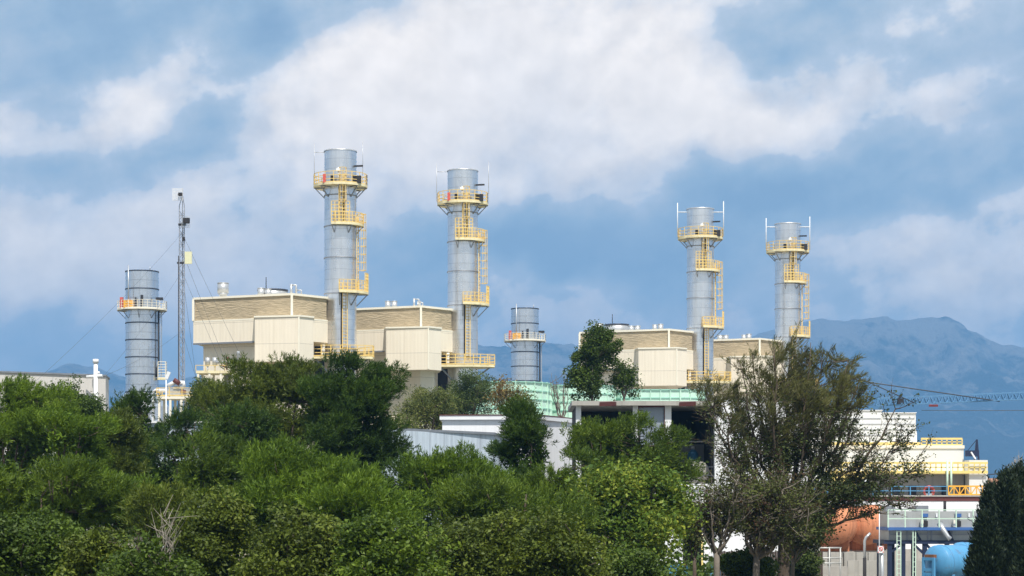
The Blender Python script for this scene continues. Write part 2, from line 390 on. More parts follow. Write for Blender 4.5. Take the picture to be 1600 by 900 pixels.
def hills():
    prof = [(-1000,740),(-600,700),(-250,640),(0,600),(70,580),(110,568),(150,573),(200,592),(255,600),(300,588),(400,570),(480,556),(560,550),(650,545),
     (745,538),(790,541),(850,537),(895,536),(960,548),(1060,552),(1120,540),(1160,529),(1195,519),(1240,504),(1290,499),(1345,497),(1385,493),(1402,499),
     (1440,498),(1476,493),(1500,502),(1512,515),(1545,531),(1562,536),(1600,541),(1750,575),(2000,640),(2600,735)]
    D0 = 8000.0
    px = np.array([p[0] for p in prof], float); pz = np.array([CH+(HZ-p[1])*D0/F for p in prof])
    xs = np.linspace(-4500, 4500, 520); ridge = np.interp(xs/D0*F+800, px, pz)
    rng = np.random.default_rng(11)
    def fbm(x, y, seed, base, oct_=6):
        out = 0; r = np.random.default_rng(seed)
        for k in range(oct_):
            f = base*2**k; a = r.uniform(0, 6.28, 4)
            out = out+(np.sin(x*f+a[0]+1.7*np.sin(y*f*.8+a[1]))*np.cos(y*f*1.1+a[2]+1.3*np.sin(x*f*.7+a[3])))/1.75**k
        return out
    ys = np.linspace(5600, 9200, 150); vs = []
    XX, YY = np.meshgrid(xs, ys)
    t = np.where(YY < D0, (YY-5600)/(D0-5600), 1-(YY-D0)/1200)
    t = np.clip(t, 0, 1)
    spur = 1-np.abs(fbm(XX, YY*.35, 5, .0045, 5))*.55
    fl = np.where(YY < D0, t**1.25, t**.8)
    near = 1-np.exp(-((YY-D0)/190.0)**2)
    H = ridge[None, :]*(fl*(1-near*.30*(1-spur)))+near*26*fbm(XX, YY, 8, .009, 6)*t**.5 + 5.5*fbm(XX, YY*.1, 21, .03, 5)*(t > .5)
    H = np.where(t <= 0, -4, H)
    nx = len(xs); V = np.stack([XX, YY, H], -1).reshape(-1, 3)
    g = MB(); g.v = V.tolist()
    g.f = [(j*nx+i, j*nx+i+1, (j+1)*nx+i+1, (j+1)*nx+i) for j in range(len(ys)-1) for i in range(nx-1)]; g.sm = set(range(len(g.f)))
    m = bpy.data.materials.new('scrub_and_limestone'); m.use_nodes = True; N = NT(m.node_tree); b = m.node_tree.nodes['Principled BSDF']
    t = N.n('ShaderNodeTexCoord').outputs['Object']
    n1 = N.noise(N.vm('MULTIPLY', t, (1, 1, 1.6)), .0042, 9, .68); n2 = N.noise(t, .02, 6, .7)
    s3 = N.n('ShaderNodeSeparateXYZ'); N.put(s3.inputs[0], N.n('ShaderNodeNewGeometry').outputs['Position'])
    hi_ = N.m('MULTIPLY_ADD', s3.outputs[2], .00055, -.26)
    f = N.m('ADD', N.m('ADD', n1, N.m('MULTIPLY_ADD', n2, .5, -.25)), hi_)
    c = N.mix(N.ramp(f, [(.44, 0.0), (.60, 1.0)]), (.018, .030, .022), (.24, .22, .19))
    N.L.new(c, b.inputs['Base Color']); b.inputs['Roughness'].default_value = .95
    bp = N.n('ShaderNodeBump'); bp.inputs['Distance'].default_value = 60; bp.inputs['Strength'].default_value = .9
    N.put(bp.inputs['Height'], n2); N.L.new(bp.outputs[0], b.inputs['Normal'])
    g.build('mountain_range', m, None, kind='structure')
hills()

def haze():
    hb = MB(); hb.box(-5000, 5000, -200, 9400, -5.5, 775)
    m = bpy.data.materials.new('haze_air'); m.use_nodes = True; nt = m.node_tree; nt.nodes.clear(); N = NT(nt)
    o = N.n('ShaderNodeOutputMaterial'); v = N.n('ShaderNodeVolumePrincipled')
    v.inputs['Color'].default_value = (.225, .525, .96, 1); v.inputs['Density'].default_value = 1.75e-4
    v.inputs['Anisotropy'].default_value = 0.0
    N.L.new(v.outputs[0], o.inputs['Volume'])
    hb.build('haze', m, None, kind='stuff')
haze()

# ================================================================== LARGE STRUCTURES
# ---- one boiler house, copied along the row
def flat(p): return (p.x, p.y)
def boiler_house():
    D = 199.0; z_ = lambda y: Z(y, D)
    root = thing('boiler_house', (X(400, 205), 207, 0), 'cream clad boiler house with tan top band, leftmost of the row beside the lattice mast', 'boiler house', 'boiler houses of the power plant')
    L, C, Q = (X(302, 203.5), 203.5), (X(456, 199), 199.0), (X(512, 202.6), 202.6)
    Lb, Qb = (L[0]+1.0, L[1]+9.5), (Q[0]-1.0, Q[1]+10.0)
    def inset(pts, d):
        cx = sum(p[0] for p in pts)/len(pts); cy = sum(p[1] for p in pts)/len(pts); out = []
        for p in pts:
            l = math.hypot(p[0]-cx, p[1]-cy); out.append((p[0]+(cx-p[0])*d/l, p[1]+(cy-p[1])*d/l))
        return out
    P = [L, C, Q, Qb, Lb]
    MB().prism(inset(P, .14), 23.86, 25.95).build('upper_band', M['tan'], root)
    t = MB(); t.prism(inset(P, -.06), 25.95, 26.16)
    for q in (C, L): t.obox(q, (1, 0), (0, 1), .11, .11, 23.86, 25.95)
    t.prism(inset(P, -.02), 23.72, 23.86); t.build('roof_trim', M['creamtrim'], root)
    MB().prism(P, 21.6, 23.72).build('upper_wall', M['cream'], root)
    lo = [(L[0]+.95, L[1]+.35), (X(456, 199.9), 199.9), (X(480, 201.3), 201.3), (X(480, 201.3)+.2, 207.5), (Q[0]-.9, 207.9), Qb, Lb]
    MB().prism(lo, 0, 21.6).build('lower_wall', M['cream'], root)
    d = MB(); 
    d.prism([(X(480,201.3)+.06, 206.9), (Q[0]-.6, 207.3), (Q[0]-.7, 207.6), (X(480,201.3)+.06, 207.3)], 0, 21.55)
    d.build('opening_shade_sheet', M['dark'], root)  # near-black sheet on the rear wall, painted in as the opening's shade
    B = [(X(398, 198.7), 198.7), (X(467, 197.7), 197.7), (X(490, 199.2), 199.2), (X(490, 203.0), 203.0), (X(398, 203.0), 203.0)]
    MB().prism(B, 19.45, 23.72+.02).build('projecting_casing', M['cream'], root)
    t = MB(); t.prism([(p[0]+(-.07 if i in (0,4) else .07), p[1]-.09) for i, p in enumerate(B)], 23.74, 23.90)
    t.obox(B[1], (1, 0), (0, 1), .07, .07, 19.5, 23.7); t.build('casing_trim', M['creamtrim'], root)
    # drip ledge under the upper wall
    t = MB(); a, b = Vector((L[0], L[1]-.05, 21.55)), Vector((X(397, 200.8), 200.72, 21.55)); t.bar(a, b, .12, .16); t.build('drip_ledge', M['ring'], root)
    return root
ROW = [(12.0, 12.3), (39.7, 40.0), (51.9, 53.3)]
bh = boiler_house()
bh_all = [bh]
for (dx, dy), lab in zip(ROW, ['cream clad boiler house with tan top band standing between the two tallest chimneys',
                               'cream clad boiler house with tan top band behind the tall leafy slender tree',
                               'cream clad boiler house with tan band seen through the big sparse tree, rightmost']):
    bh_all.append(copy_tree(bh, (dx, dy, 0), lab))
def roof_can(root, px, D, y0, r, h, legs=True, dark=False):
    x = X(px, D); c = MB(); z0 = 26.16
    if legs:
        c.cyl(x, D, z0, z0+.35, r*.35, n=12); z0 += .35
        c.cyl(x, D, z0, z0+.28, r*.55, r, n=24); z0 += .28
    c.cyl(x, D, z0, z0+h, r, n=28); c.cyl(x, D, z0+h, z0+h+.06, r*1.05, n=28)
    c.build('roof_vent', M['can'], root)
def roof_drum(root, px, D, r, h):
    x = X(px, D); c = MB(); c.cyl(x, D, 26.16, 26.16+h, r, n=40); b = c.build('roof_drum', M['can'], root)
    c = MB(); c.cyl(x, D, 26.16+h, 26.16+h+.14, r*1.03, n=40); c.tube([(x-r*.4, D-r*.3, 26.3+h), (x-r*.4, D-r*.3, 27.5+h)], .05, 6); c.build('rim', M['darkring'], b)
def roof_pipe(root, px, D, h, r=.14):
    x = X(px, D); c = MB(); c.tube([(x, D, 26.16), (x, D, 26.16+h)], r, 10); c.tube([(x, D, 26.16+h-.1), (x+.5, D, 26.16+h-.1), (x+.5, D, 26.16+h-.8)], r*.8, 8)
    c.build('roof_pipe', M['can'], root)
b = bh_all[0]; roof_can(b, 348.5, 205.5, 0, .56, 1.0); roof_drum(b, 426, 204.5, 1.5, .75); roof_can(b, 408, 203, 0, .35, .85, False); roof_can(b, 419, 203, 0, .35, .75, False)
roof_pipe(b, 455, 203.5, 1.35, .13); roof_pipe(b, 463, 204.5, .95, .10)
b = bh_all[1]; [roof_can(b, p, 217, 0, .30, .95, False) for p in (606, 616)]; roof_pipe(b, 647, 216, 1.2, .11); roof_pipe(b, 653, 216.5, .9, .10); roof_can(b, 655, 217.5, 0, .2, 1.0, False)
b = bh_all[2]; roof_can(b, 936, 246, 0, .52, 1.15, False); roof_drum(b, 964, 247, 1.45, 1.05); [roof_can(b, p, 244.5, 0, .36, .75, False) for p in (986, 996)]
roof_can(b, 1023, 244, 0, .28, .85, False); roof_can(b, 1032, 245, 0, .33, 1.0, False)
b = bh_all[3]; [roof_can(b, p, 258, 0, .36, .75, False) for p in (1125, 1134)]; roof_can(b, 1162, 258, 0, .28, .8, False); roof_can(b, 1170, 258.5, 0, .33, .95, False)

# ---- tall chimneys
def ladder(x, y, ang_, r, z0, z1, name, m, root, cage=True, dark=False):
    """ladder standing off a round shell at an angle"""
    c, s = math.cos(ang_), math.sin(ang_); tx, ty = -s, c; g = MB()
    p = lambda rr, t, z: (x+c*rr+tx*t, y+s*rr+ty*t, z)
    for t in (-.25, .25): g.bar(p(r+.2, t, z0), p(r+.2, t, z1), .075)
    n = int((z1-z0)/.32)
    for i in range(n): z = z0+.15+i*.32; g.bar(p(r+.2, -.25, z), p(r+.2, .25, z), .045)
    lad = g.build(name, m, root)
    if cage:
        g = MB(); hs = [(math.sin(a)*.38, .2+.38+.38*-math.cos(a)) for a in [R(d) for d in (45, 90, 135, 180, 225, 270, 315)]]
        z = z0+2.2
        while z < z1+.9:
            q = [p(r+.12+h, t, z) for t, h in hs]
            for a, b2 in zip(q[:-1], q[1:]): g.bar(a, b2, .05)
            z += .8
        for t, h in hs[1:-1]: g.bar(p(r+.12+h, t, z0+2.2), p(r+.12+h, t, z-.8), .04)
        if z0+2.2 < z1: g.build('safety_cage', m, lad)
    return lad
def ring_platform(root, x, y, r0, r1, a0, a1, z, deckm, railm, h=1.1, tall=None, seg=14, name='platform', br=True):
    d = MB(); d.sector(x, y, r0, r1, a0, a1, z-.14, z, seg)
    d.sector(x, y, r1-.02, r1+.05, a0, a1, z-.18, z+.05, seg)
    full = abs(a1-a0) > 6.2
    pl = d.build(name, deckm, root)
    pts = [(x+r1*math.cos(a0+(a1-a0)*i/seg), y+r1*math.sin(a0+(a1-a0)*i/seg), z) for i in range(seg+1)]
    if not full: pts = [(x+(r0+.1)*math.cos(a0), y+(r0+.1)*math.sin(a0), z)]+pts+[(x+(r0+.1)*math.cos(a1), y+(r0+.1)*math.sin(a1), z)]
    rl = MB(); rl.rail(pts, h, 1.0, .033)
    if tall:
        b0, b1, th = tall; n = 5
        q = [(x+r1*math.cos(b0+(b1-b0)*i/n), y+r1*math.sin(b0+(b1-b0)*i/n), z) for i in range(n+1)]
        rl.rail(q, th, .4, .035, 5, 0)
    rl.build('railing', railm, pl)
    if br:
        n = max(2, round((a1-a0)/.75))
        for i in range(n+(0 if full else 1)):
            k = MB(); a = a0+(a1-a0)*i/n; c, s = math.cos(a), math.sin(a)
            k.bar((x+c*(r1-.1), y+s*(r1-.1), z-.2), (x+c*(r0), y+s*(r0), z-.2-(r1-r0)*.95), .09)
            k.bar((x+c*(r1), y+s*(r1), z-.2), (x+c*r0, y+s*r0, z-.2), .1)
            k.build('bracket', M['ring'], pl)
    return pl
def tall_chimney():
    x, y, r = X(532, 205), 205.0, 1.6; z_ = lambda p: Z(p, 205.0)
    root = thing('chimney', (x, y, 0), 'tallest of the four yellow railed steel chimneys, in front of the left end boiler house', 'chimney', 'tall chimneys with yellow platforms')
    b = MB(); b.cyl(x, y, 0, z_(237), r, n=56, cap=False); b.cyl(x, y, z_(238.5), z_(238), r-.12, n=56)
    b.build('shell', M['steel'], root)
    each('flange_ring', M['ring'], root, [lambda g, yy=yy: g.tube([(x, y, z_(yy)-.05), (x, y, z_(yy)+.05)], r+.07, 48) for yy in (307, 355, 404, 460)])
    g = MB(); g.lathe((x, y, z_(238)), (0, 0, 1), [(0, r+.06), (.12, r+.06), (.12, r-.1), (0, r-.1)], 48); g.build('rim', M['can'], root)
    pl = ring_platform(root, x, y, r, 2.66, 0, 2*math.pi, z_(291), M['deckyel'], M['yellow'], 1.12, seg=18)
    a_ = R
    A = ring_platform(root, x, y, r, 2.32, a_(-108), a_(-2), z_(352), M['deckyel'], M['yellow'], 1.1, (a_(-108), a_(-62), 2.1), 10)
    Bp = ring_platform(root, x, y, r, 2.78, a_(-88), a_(0), z_(458), M['deckyel'], M['yellow'], 1.1, (a_(-24), a_(0), 1.9), 10)
    ladder(x, y, a_(-80), r, z_(352), z_(275), 'ladder', M['yellow'], root)
    ladder(x, y, a_(-14), r, z_(458), z_(340), 'ladder', M['yellow'], root)
    ladder(x, y, a_(-71), r, z_(552), z_(445), 'ladder', M['yellow'], root, cage=False)
    # dark cable tray framing the lower ladder
    g = MB(); q = lambda d, zz, rr=r+.1: (x+rr*math.cos(a_(d)), y+rr*math.sin(a_(d)), zz)
    g.bar(q(-82, z_(548)), q(-82, z_(454)), .14)
    for i in range(8): g.bar(q(-82+i*9, z_(546)), q(-82+(i+1)*9, z_(546)), .12)
    g.build('tray_and_shadow_bar', M['dark'], root); g = MB()
    g.bar(q(-74, z_(352)), q(-74, z_(295)), .13); g.build('tray_and_shadow_bar', M['dark'], root)  # upper bar: the ladder's shadow, put in as a dark strip
    # base gallery
    zb = z_(560); pts = [(x-2.7, y-1.2), (x-2.6, y-2.9), (x+1.2, y-3.1), (x+3.4, y-2.4), (x+3.4, y-.9), (x+1.8, y+1.0), (x-2.7, y+.2)]
    dk = MB(); dk.prism(pts, zb-.22, zb); gal = dk.build('base_gallery', M['deckyel'], root)
    rl = MB(); rl.rail([(p[0], p[1], zb) for p in pts[:6]], 1.1, .9, .04); rl.build('railing', M['yellow'], gal)
    each('bracket', M['ring'], gal, [lambda g: g.bar((x+2.9, y-1.6, zb-.2), (x+1.0, y-1.0, zb-1.6), .14), lambda g: g.bar((x-2.3, y-2.2, zb-.2), (x-1.0, y-1.2, zb-1.6), .14)])
    g = MB(); g.box(x-1.7, x-1.35, y-2.6, y-2.3, zb+.02, zb+.95); g.cyl(x-1.52, y-2.45, zb+.95, zb+1.25, .2, n=12); g.build('white_cabinet', M['whitep'], gal)
    # top equipment
    zt = z_(291)+.01
    g = MB(); g.box(x-1.55, x-1.25, y-2.35, y-2.1, zt, zt+.85); g.build('red_box', M['red'], pl)
    g = MB(); g.cyl(x, y-2.35, zt, zt+1.5, .08, n=10); g.box(x-.22, x+.22, y-2.55, y-2.3, zt+1.15, zt+1.4); g.build('camera_post', M['whitep'], pl)
    g = MB(); g.box(x-.8, x-.45, y-2.3, y-2.0, zt, zt+.7); g.build('instrument_box', M['dark'], pl); g = MB(); g.box(x+1.35, x+2.2, y-1.95, y-1.6, zt+.01, zt+.75); g.build('instrument_box', M['dark'], pl); g = MB(); g.bar((x+1.4, y-.6, zt+1.9), (x+2.3, y-.8, zt+1.9), .16); g.build('sampling_probe', M['dark'], root)
    return root, (x, y, r, z_)
ch, (cx_, cy_, cr_, cz_) = tall_chimney()
chs = [ch]
for (dx, dy), lab in zip([(11.95, 12.0), (39.7, 40.0), (51.9, 53.0)],
        ['second tallest yellow railed steel chimney, right of the tallest, beside the boiler house gallery',
         'yellow railed steel chimney with tall white rods, third from the left, behind the garage block',
         'yellow railed steel chimney rising behind the crown of the big sparse tree']):
    chs.append(copy_tree(ch, (dx, dy, 0), lab))
for c in chs[2:]:
    for p_ in children(c):
        for q_ in children(p_):
            if q_.name.startswith('red_box'): bpy.data.objects.remove(q_)
for i, c in enumerate(chs):
    x, y = c.location.x, c.location.y; zt = cz_(237); big = i >= 2
    r_ = .055 if big else .028
    for s in (-1, 1):
        g = MB(); xx = x+s*(2.75 if i else (2.6 if s < 0 else 2.25)); yy = y-.25
        g.tube([(xx, yy, cz_(288 if (big or s < 0) else 275)), (xx, yy, zt+.75+(.2 if s > 0 else 0))], r_, 6)
        if big or s < 0: g.tube([(xx, yy, zt-.35 if big else zt-.1), (x+s*1.5, y-.25, zt-.35 if big else zt-.1)], r_, 6)
        g.build('lightning_rod', M['whitep'] if big else M['can'], c)

# ---- the two short chimneys
def short_chimney():
    D = 320.0; x, y, r = X(222, D), D, 2.55; z_ = lambda p: Z(p, D)
    root = thing('short_chimney', (x, y, 0), 'short wide steel chimney with white railed platform, at the left beside the lattice mast', 'chimney', 'short chimneys with white platforms')
    b = MB(); b.cyl(x, y, z_(613), z_(424), r, n=56, cap=False); b.cyl(x, y, z_(427), z_(426.5), r-.1, n=40); b.build('shell', M['steel2'], root)
    each('flange_ring', M['darkring'], root, [lambda g, yy=yy: g.tube([(x, y, z_(yy)-.09), (x, y, z_(yy)+.09)], r+.07, 48) for yy in (425, 452.5, 505.5, 532, 559, 585.5, 613)])
    g = MB(); g.cyl(x, y, z_(636), z_(614.5), r+1.6, r+.1, n=48, cap=False); g.cyl(x, y, 0, z_(636), r+1.6, n=48); g.build('base_cone', M['steel2'], root)
    pl = ring_platform(root, x, y, r, 3.85, 0, 2*math.pi, z_(484), M['creamtrim'], M['creamtrim'], 1.25, seg=16)
    zt = z_(484)+.02
    g = MB(); g.box(x-3.0, x-2.5, y-2.5, y-2, zt, zt+1.7); g.build('red_box', M['red'], pl)
    g = MB(); g.box(x-2.3, x-.8, y-3.2, y-2.8, zt, zt+1.15); g.build('orange_box', M['orange'], pl)
    g = MB(); g.box(x+.3, x+.7, y-3.1, y-2.8, zt, zt+2.0); g.build('instrument_box', M['dark'], pl); g = MB(); g.box(x+2.5, x+3.6, y-2.2, y-1.8, zt+1.3, zt+1.7); g.bar((x+2.6, y-2, zt), (x+2.6, y-2, zt+1.3), .1); g.build('instrument_box', M['dark'], pl); g = MB(); g.box(x-.6, x-.35, y-3.1, y-2.9, zt, zt+1.6); g.build('instrument_box', M['dark'], pl)
    g = MB(); g.tube([(x-1.6, y-2.9, zt), (x-1.6, y-2.9, z_(418))], .09, 8); g.build('lightning_rod', M['can'], root); g = MB(); g.tube([(x+1.6, y-2.0, z_(425)), (x+1.6, y-2., z_(419))], .06, 6); g.build('lightning_rod', M['can'], root)
    g = MB(); g.tube([(x+2.75, y-.9, z_(487)), (x+2.75, y-.9, z_(570)), (x+2.45, y-1.0, z_(578)), (x+2.45, y-1.0, z_(590))], .15, 10); g.build('drain_pipe', M['dark'], root)
    ladder(x+.1, y, R(-8), r+.25, z_(592), z_(489), 'ladder', M['can'], root, cage=False)
    g = MB(); g.box(x+2.6, x+3.9, y-1.2, y-.2, z_(594), z_(591)); lp = g.build('lower_landing', M['deckyel'], root)
    g = MB(); zz = z_(591); g.rail([(x+2.7, y-1.2, zz), (x+3.85, y-1.2, zz), (x+3.85, y-.2, zz)], 2.5, 1.2, .05, 5); g.build('railing', M['creamtrim'], lp)
    return root
sc1 = short_chimney()
copy_tree(sc1, (60.2, 60.6, 0), 'short wide steel chimney with white railed platform, rising behind the mint green cooling towers')

# ---- mint green cooling towers
def cooling_tower(px0, px1, D, depth, label, rr=3.2, curve=.9):
    x0, x1 = X(px0, D), X(px1, D); top = 16.7
    root = thing('cooling_tower', ((x0+x1)/2, D+depth/2, 0), label, 'cooling tower', 'mint green cooling towers')
    n = 10; pts = []
    for cx, cy, a0 in ((x1-rr, D+rr, -90), (x1-rr, D+depth-rr, 0), (x0+rr, D+depth-rr, 90), (x0+rr, D+rr, 180)):
        for i in range(n+1): a = R(a0+90*i/n); pts.append((cx+rr*math.cos(a), cy+rr*math.sin(a)))
    MB().prism(pts, 0, top).build('panel_wall', M['mint'], root)
    per = pts+[pts[0]]
    g = MB()
    for k in range(12):
        z = top-.06-k*.78
        for a, b in zip(per[:-1], per[1:]):
            if (Vector(a)-Vector(b)).length > .01: g.bar((a[0], a[1], z), (b[0], b[1], z), .16 if k else .26, .10)
    g.build('horizontal_ribs', M['mintrib'], root)
    g = MB(); acc_ = 0; 
    for a, b in zip(per[:-1], per[1:]):
        a, b = Vector((*a, 0)), Vector((*b, 0)); L_ = (b-a).length
        if L_ < .01: continue
        t = (-acc_) % .95
        while t < L_:
            p = a.lerp(b, t/L_); d = (b-a).normalized(); nrm = Vector((d.y, -d.x, 0))
            g.obox((p.x+nrm.x*.03, p.y+nrm.y*.03), d, nrm, .035, .10, 6, top+.03); t += .95
        acc_ += L_
    g.build('vertical_ribs', M['mint'], root)
cooling_tower(726, 862, 184, 12, 'mint green ribbed cooling tower below the white railed chimney, leftmost of three', 4.2)
cooling_tower(848, 962, 189.5, 12, 'mint green ribbed cooling tower behind the bare leafless tree', 2.5)
cooling_tower(955, 1104, 197, 12, 'mint green ribbed cooling tower above the garage roof, rightmost of three', 2.5)

# ---- sheds and white buildings in the middle
root = thing('metal_shed', (X(670, 118), 120, 0), 'pale blue corrugated metal shed with streaked wall behind the pines', 'shed')
A0, A1 = at(600, 671.5, 112), at(770, 683, 120); hz_ = A0.z
w = MB(); w.prism([(A0.x, A0.y), (A1.x, A1.y), (A1.x+1, A1.y+8), (A0.x-1.5, A0.y+8)], 0, hz_); w.build('wall', M['bluegrey'], root)
g = MB(); g.prism([(A0.x-.2, A0.y-.12), (A1.x+.1, A1.y-.12), (A1.x+1.1, A1.y+8.2), (A0.x-1.7, A0.y+8.2)], hz_, hz_+.14); g.build('roof', M['greyroof'], root)

root = thing('white_workshop', (X(770, 134), 134, 0), 'white flat roofed workshop with overhanging fascia behind the blue shed', 'building')
D = 129.0; p0, p1, p2 = (X(691, D), D), (X(838, D-.4), D-.4), (X(900, 134.5), 134.5); top = Z(656, D)
w = MB(); w.prism([p0, p1, p2, (p2[0], 141), (p0[0], 141)], 0, top); w.build('wall', M['white'], root)
g = MB(); g.prism([(p0[0]-.16, p0[1]-.2), (p1[0]+.1, p1[1]-.22), (p2[0], p2[1]-.25), (p2[0], 141.2), (p0[0]-.16, 141.2)], top, top+.26); g.build('fascia', M['whitep'], root)
g = MB(); g.prism([(p0[0]-.18, p0[1]-.24), (p1[0]+.12, p1[1]-.26), (p2[0]-.02, p2[1]-.29), (p2[0]-.02, 141.3), (p0[0]-.18, 141.3)], top+.26, top+.32); g.build('roof_sheet', M['maroon'], root)
g = MB(); 
q = at(892, 668, 133.3); g.tube([q, q+Vector((.2, -.35, .1)), q+Vector((.25, -.4, -.3)), q+Vector((.1, -.3, -.6))], .04, 6); g.build('wall_hose', M['wire'], root)

# garage block with open bays
def garage_block():
    D = 121.0; x_ = lambda p: X(p, D); z_ = lambda p: Z(p, D)
    root = thing('garage_block', (x_(1010), D+4, 0), 'white garage block with open dark bays, steel shutter and flat concrete roof', 'building')
    zf = z_(756)
    xr = x_(1116)
    g = MB(); g.box(x_(893), xr+.1, D-.5, D+8.2, z_(634), z_(627)); g.build('roof_slab', M['concrete'], root)
    for a, b_ in ((900, 908), (989, 997), (1039, 1049)):
        g = MB(); g.box(x_(a), x_(b_), D, D+.35, zf, z_(634)); g.build('pillar', M['white'], root)
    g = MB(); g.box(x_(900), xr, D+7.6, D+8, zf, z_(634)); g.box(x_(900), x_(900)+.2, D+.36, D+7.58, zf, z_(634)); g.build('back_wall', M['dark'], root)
    g = MB(); g.box(x_(1044), x_(1048), D+.36, D+7.58, zf, z_(634)); g.build('partition_wall', M['greywall'], root); g = MB(); g.box(xr-.1, xr+.001, D+.3, D+7.58, zf, z_(634)-.01); g.build('shade_lining', M['dark'], root)  # right lining coloured near-black to carry the bay's shade
    g = MB(); g.box(x_(899), xr, D-.12, D+8.05, zf-.28, zf); g.build('floor_slab', M['white'], root)
    g = MB(); g.box(x_(1006), x_(1034)+0.1, D+.1, D+.2, zf, z_(636)); 
    for k in range(17): zz = z_(636)-.03-k*.19; g.box(x_(998), x_(1038), D+.12, D+.17, zz-.15, zz-.01)
    g.build('shutter', M['shutter'], root)
    g = MB(); g.box(x_(997)+.003, x_(998.5), D+.05, D+.2, zf, z_(634)-.01); g.box(x_(1037.8), x_(1039)-.003, D+.02, D+.2, zf, z_(634)-.01); g.box(x_(998.6), x_(1037.7), D+.02, D+.2, z_(636.2), z_(634.2)); g.build('shutter_frame', M['maroon'], root)
    for px in (936, 1060):
        g = MB(); g.prism([(x_(px), D-.55), (x_(px)+.9, D-1.3), (x_(px)+1.0, D-.55)], z_(635.5), z_(629)); g.build('maroon_awning', M['maroon'], root)
    g = MB(); g.box(x_(1049), xr-.15, D+2.2, D+2.4, z_(689), z_(687)); g.build('crossbar', M['greywall'], root); g = MB(); g.box(x_(1049), xr, D+5.5, D+5.6, zf, z_(690)); g.build('inner_parapet', M['greywall'], root)
    # storey below
    g = MB(); g.box(x_(899), x_(1067), D+.02, D+.3, 0, zf-.281); g.box(x_(1067), x_(1097), D+.02, D+.3, z_(800), zf-.281); g.box(x_(1097), xr, D+.02, D+.3, 0, zf-.281); g.build('lower_wall', M['white'], root)
    g = MB(); g.box(x_(1060), x_(1104), D+3, D+3.2, 0, zf-.29); g.build('doorway_shade_sheet', M['dark'], root)  # shade inside the doorway, put in as a dark sheet
    g = MB(); g.tube([(x_(1097), D-.1, 0), (x_(1097), D-.1, z_(835))], .06, 8); g.build('yellow_downpipe', M['gold'], root)
    g = MB(); g.rail([(x_(1075), D-.05, zf), (xr, D-.05, zf)], 1.0, 1.2, .02, 1, 0); g.build('railing', M['wire'], root)
    # right white block
    g = MB(); g.box(xr+.004, x_(1262), D-.25, D+9, 0, z_(624)); g.build('side_wall', M['white'], root)
    g = MB(); g.box(xr-.1, x_(1264), D-.35, D+9.1, z_(624), z_(620)); g.build('side_coping', M['concrete'], root)
    g = MB(); g.box(xr-.5, xr+.6, D-.29, D-.252, 0, z_(880)+.0); g.build('blue_dado', M['skyblue'], root)
    for px, py in ((1153, 668), (1190, 668)):
        wd = MB(); wd.box(x_(px), x_(px+14), D-.29, D-.255, z_(py+14), z_(py)); w_ = wd.build('window', M['shutter'], root)
        wd = MB(); wd.box(x_(px+1.5), x_(px+12.5), D-.31, D-.292, z_(py+12.5), z_(py+1.5)); wd.build('pane', M['glass'], w_)
    return D, zf
GD, GF = garage_block()
gx = lambda p: X(p, GD); gz = lambda p: Z(p, GD)
# cable drum, blue canister standing in the bay
root = thing('cable_drum', (gx(1093), GD+1.2, GF), 'weathered grey cable drum standing in the open right bay', 'cable drum')
for dy in (-.45, .45):
    g = MB(); g.lathe((gx(1090)+dy*.6, GD+1.2+dy*.8, GF+.68), (.6, .8, 0), [(-.05, 0), (-.05, .68), (.05, .68), (.05, 0)], 28); g.build('flange', M['brick'], root)
g = MB(); g.lathe((gx(1090), GD+1.2, GF+.68), (.6, .8, 0), [(-.5, .35), (.5, .35)], 20); g.build('core', M['greywall'], root)
root = thing('blue_canister', (gx(1093), GD+4.4, GF), 'bright blue canister standing in shade behind the cable drum', 'canister')
g = MB(); g.cyl(gx(1093), GD+4.4, GF, GF+1.9, .34, n=20); g.cyl(gx(1093), GD+4.4, GF+1.9, GF+2.15, .34, .12, n=20); g.build('body', M['tankblue'], root)
g = MB(); g.cyl(gx(1093), GD+4.4, GF+2.15, GF+2.35, .1, n=12); g.build('cap', M['whitep'], root)
# things at the foot of the block
root = thing('blue_skip', (gx(1040), GD-2.5, 0), 'bright blue rubbish skip at the foot of the garage block', 'skip')
g = MB(); a = gx(1030); g.prism([(a, GD-3.4), (a+1.5, GD-3.4), (a+1.5, GD-1.8), (a, GD-1.8)], .15, 2.0); g.build('bin', M['skyblue'], root)
g = MB(); g.box(a-.06, a+1.56, GD-3.46, GD-1.74, 2.0, 2.1); g.build('rim', M['tankblue'], root)
for i in range(2): g = MB(); g.box(a+.1+i*1.1, a+.3+i*1.1, GD-3.3, GD-1.9, 0, .148); g.build('skid', M['dark'], root)
root = thing('concrete_barrier', (gx(1065), GD-4, 0), 'cream concrete barrier block beside the blue skip', 'barrier')
g = MB(); a = gx(1054); g.prism([(a, GD-4.4), (a+1.1, GD-4.4), (a+1.1, GD-3.9), (a, GD-3.9)], 0, 1.35); g.prism([(a, GD-4.4), (a+.35, GD-4.4), (a+.35, GD-3.9), (a, GD-3.9)], 1.35, 1.6); g.prism([(a+.8, GD-4.4), (a+1.1, GD-4.4), (a+1.1, GD-3.9), (a+.8, GD-3.9)], 1.35, 1.6); g.build('block', M['creamtrim'], root)

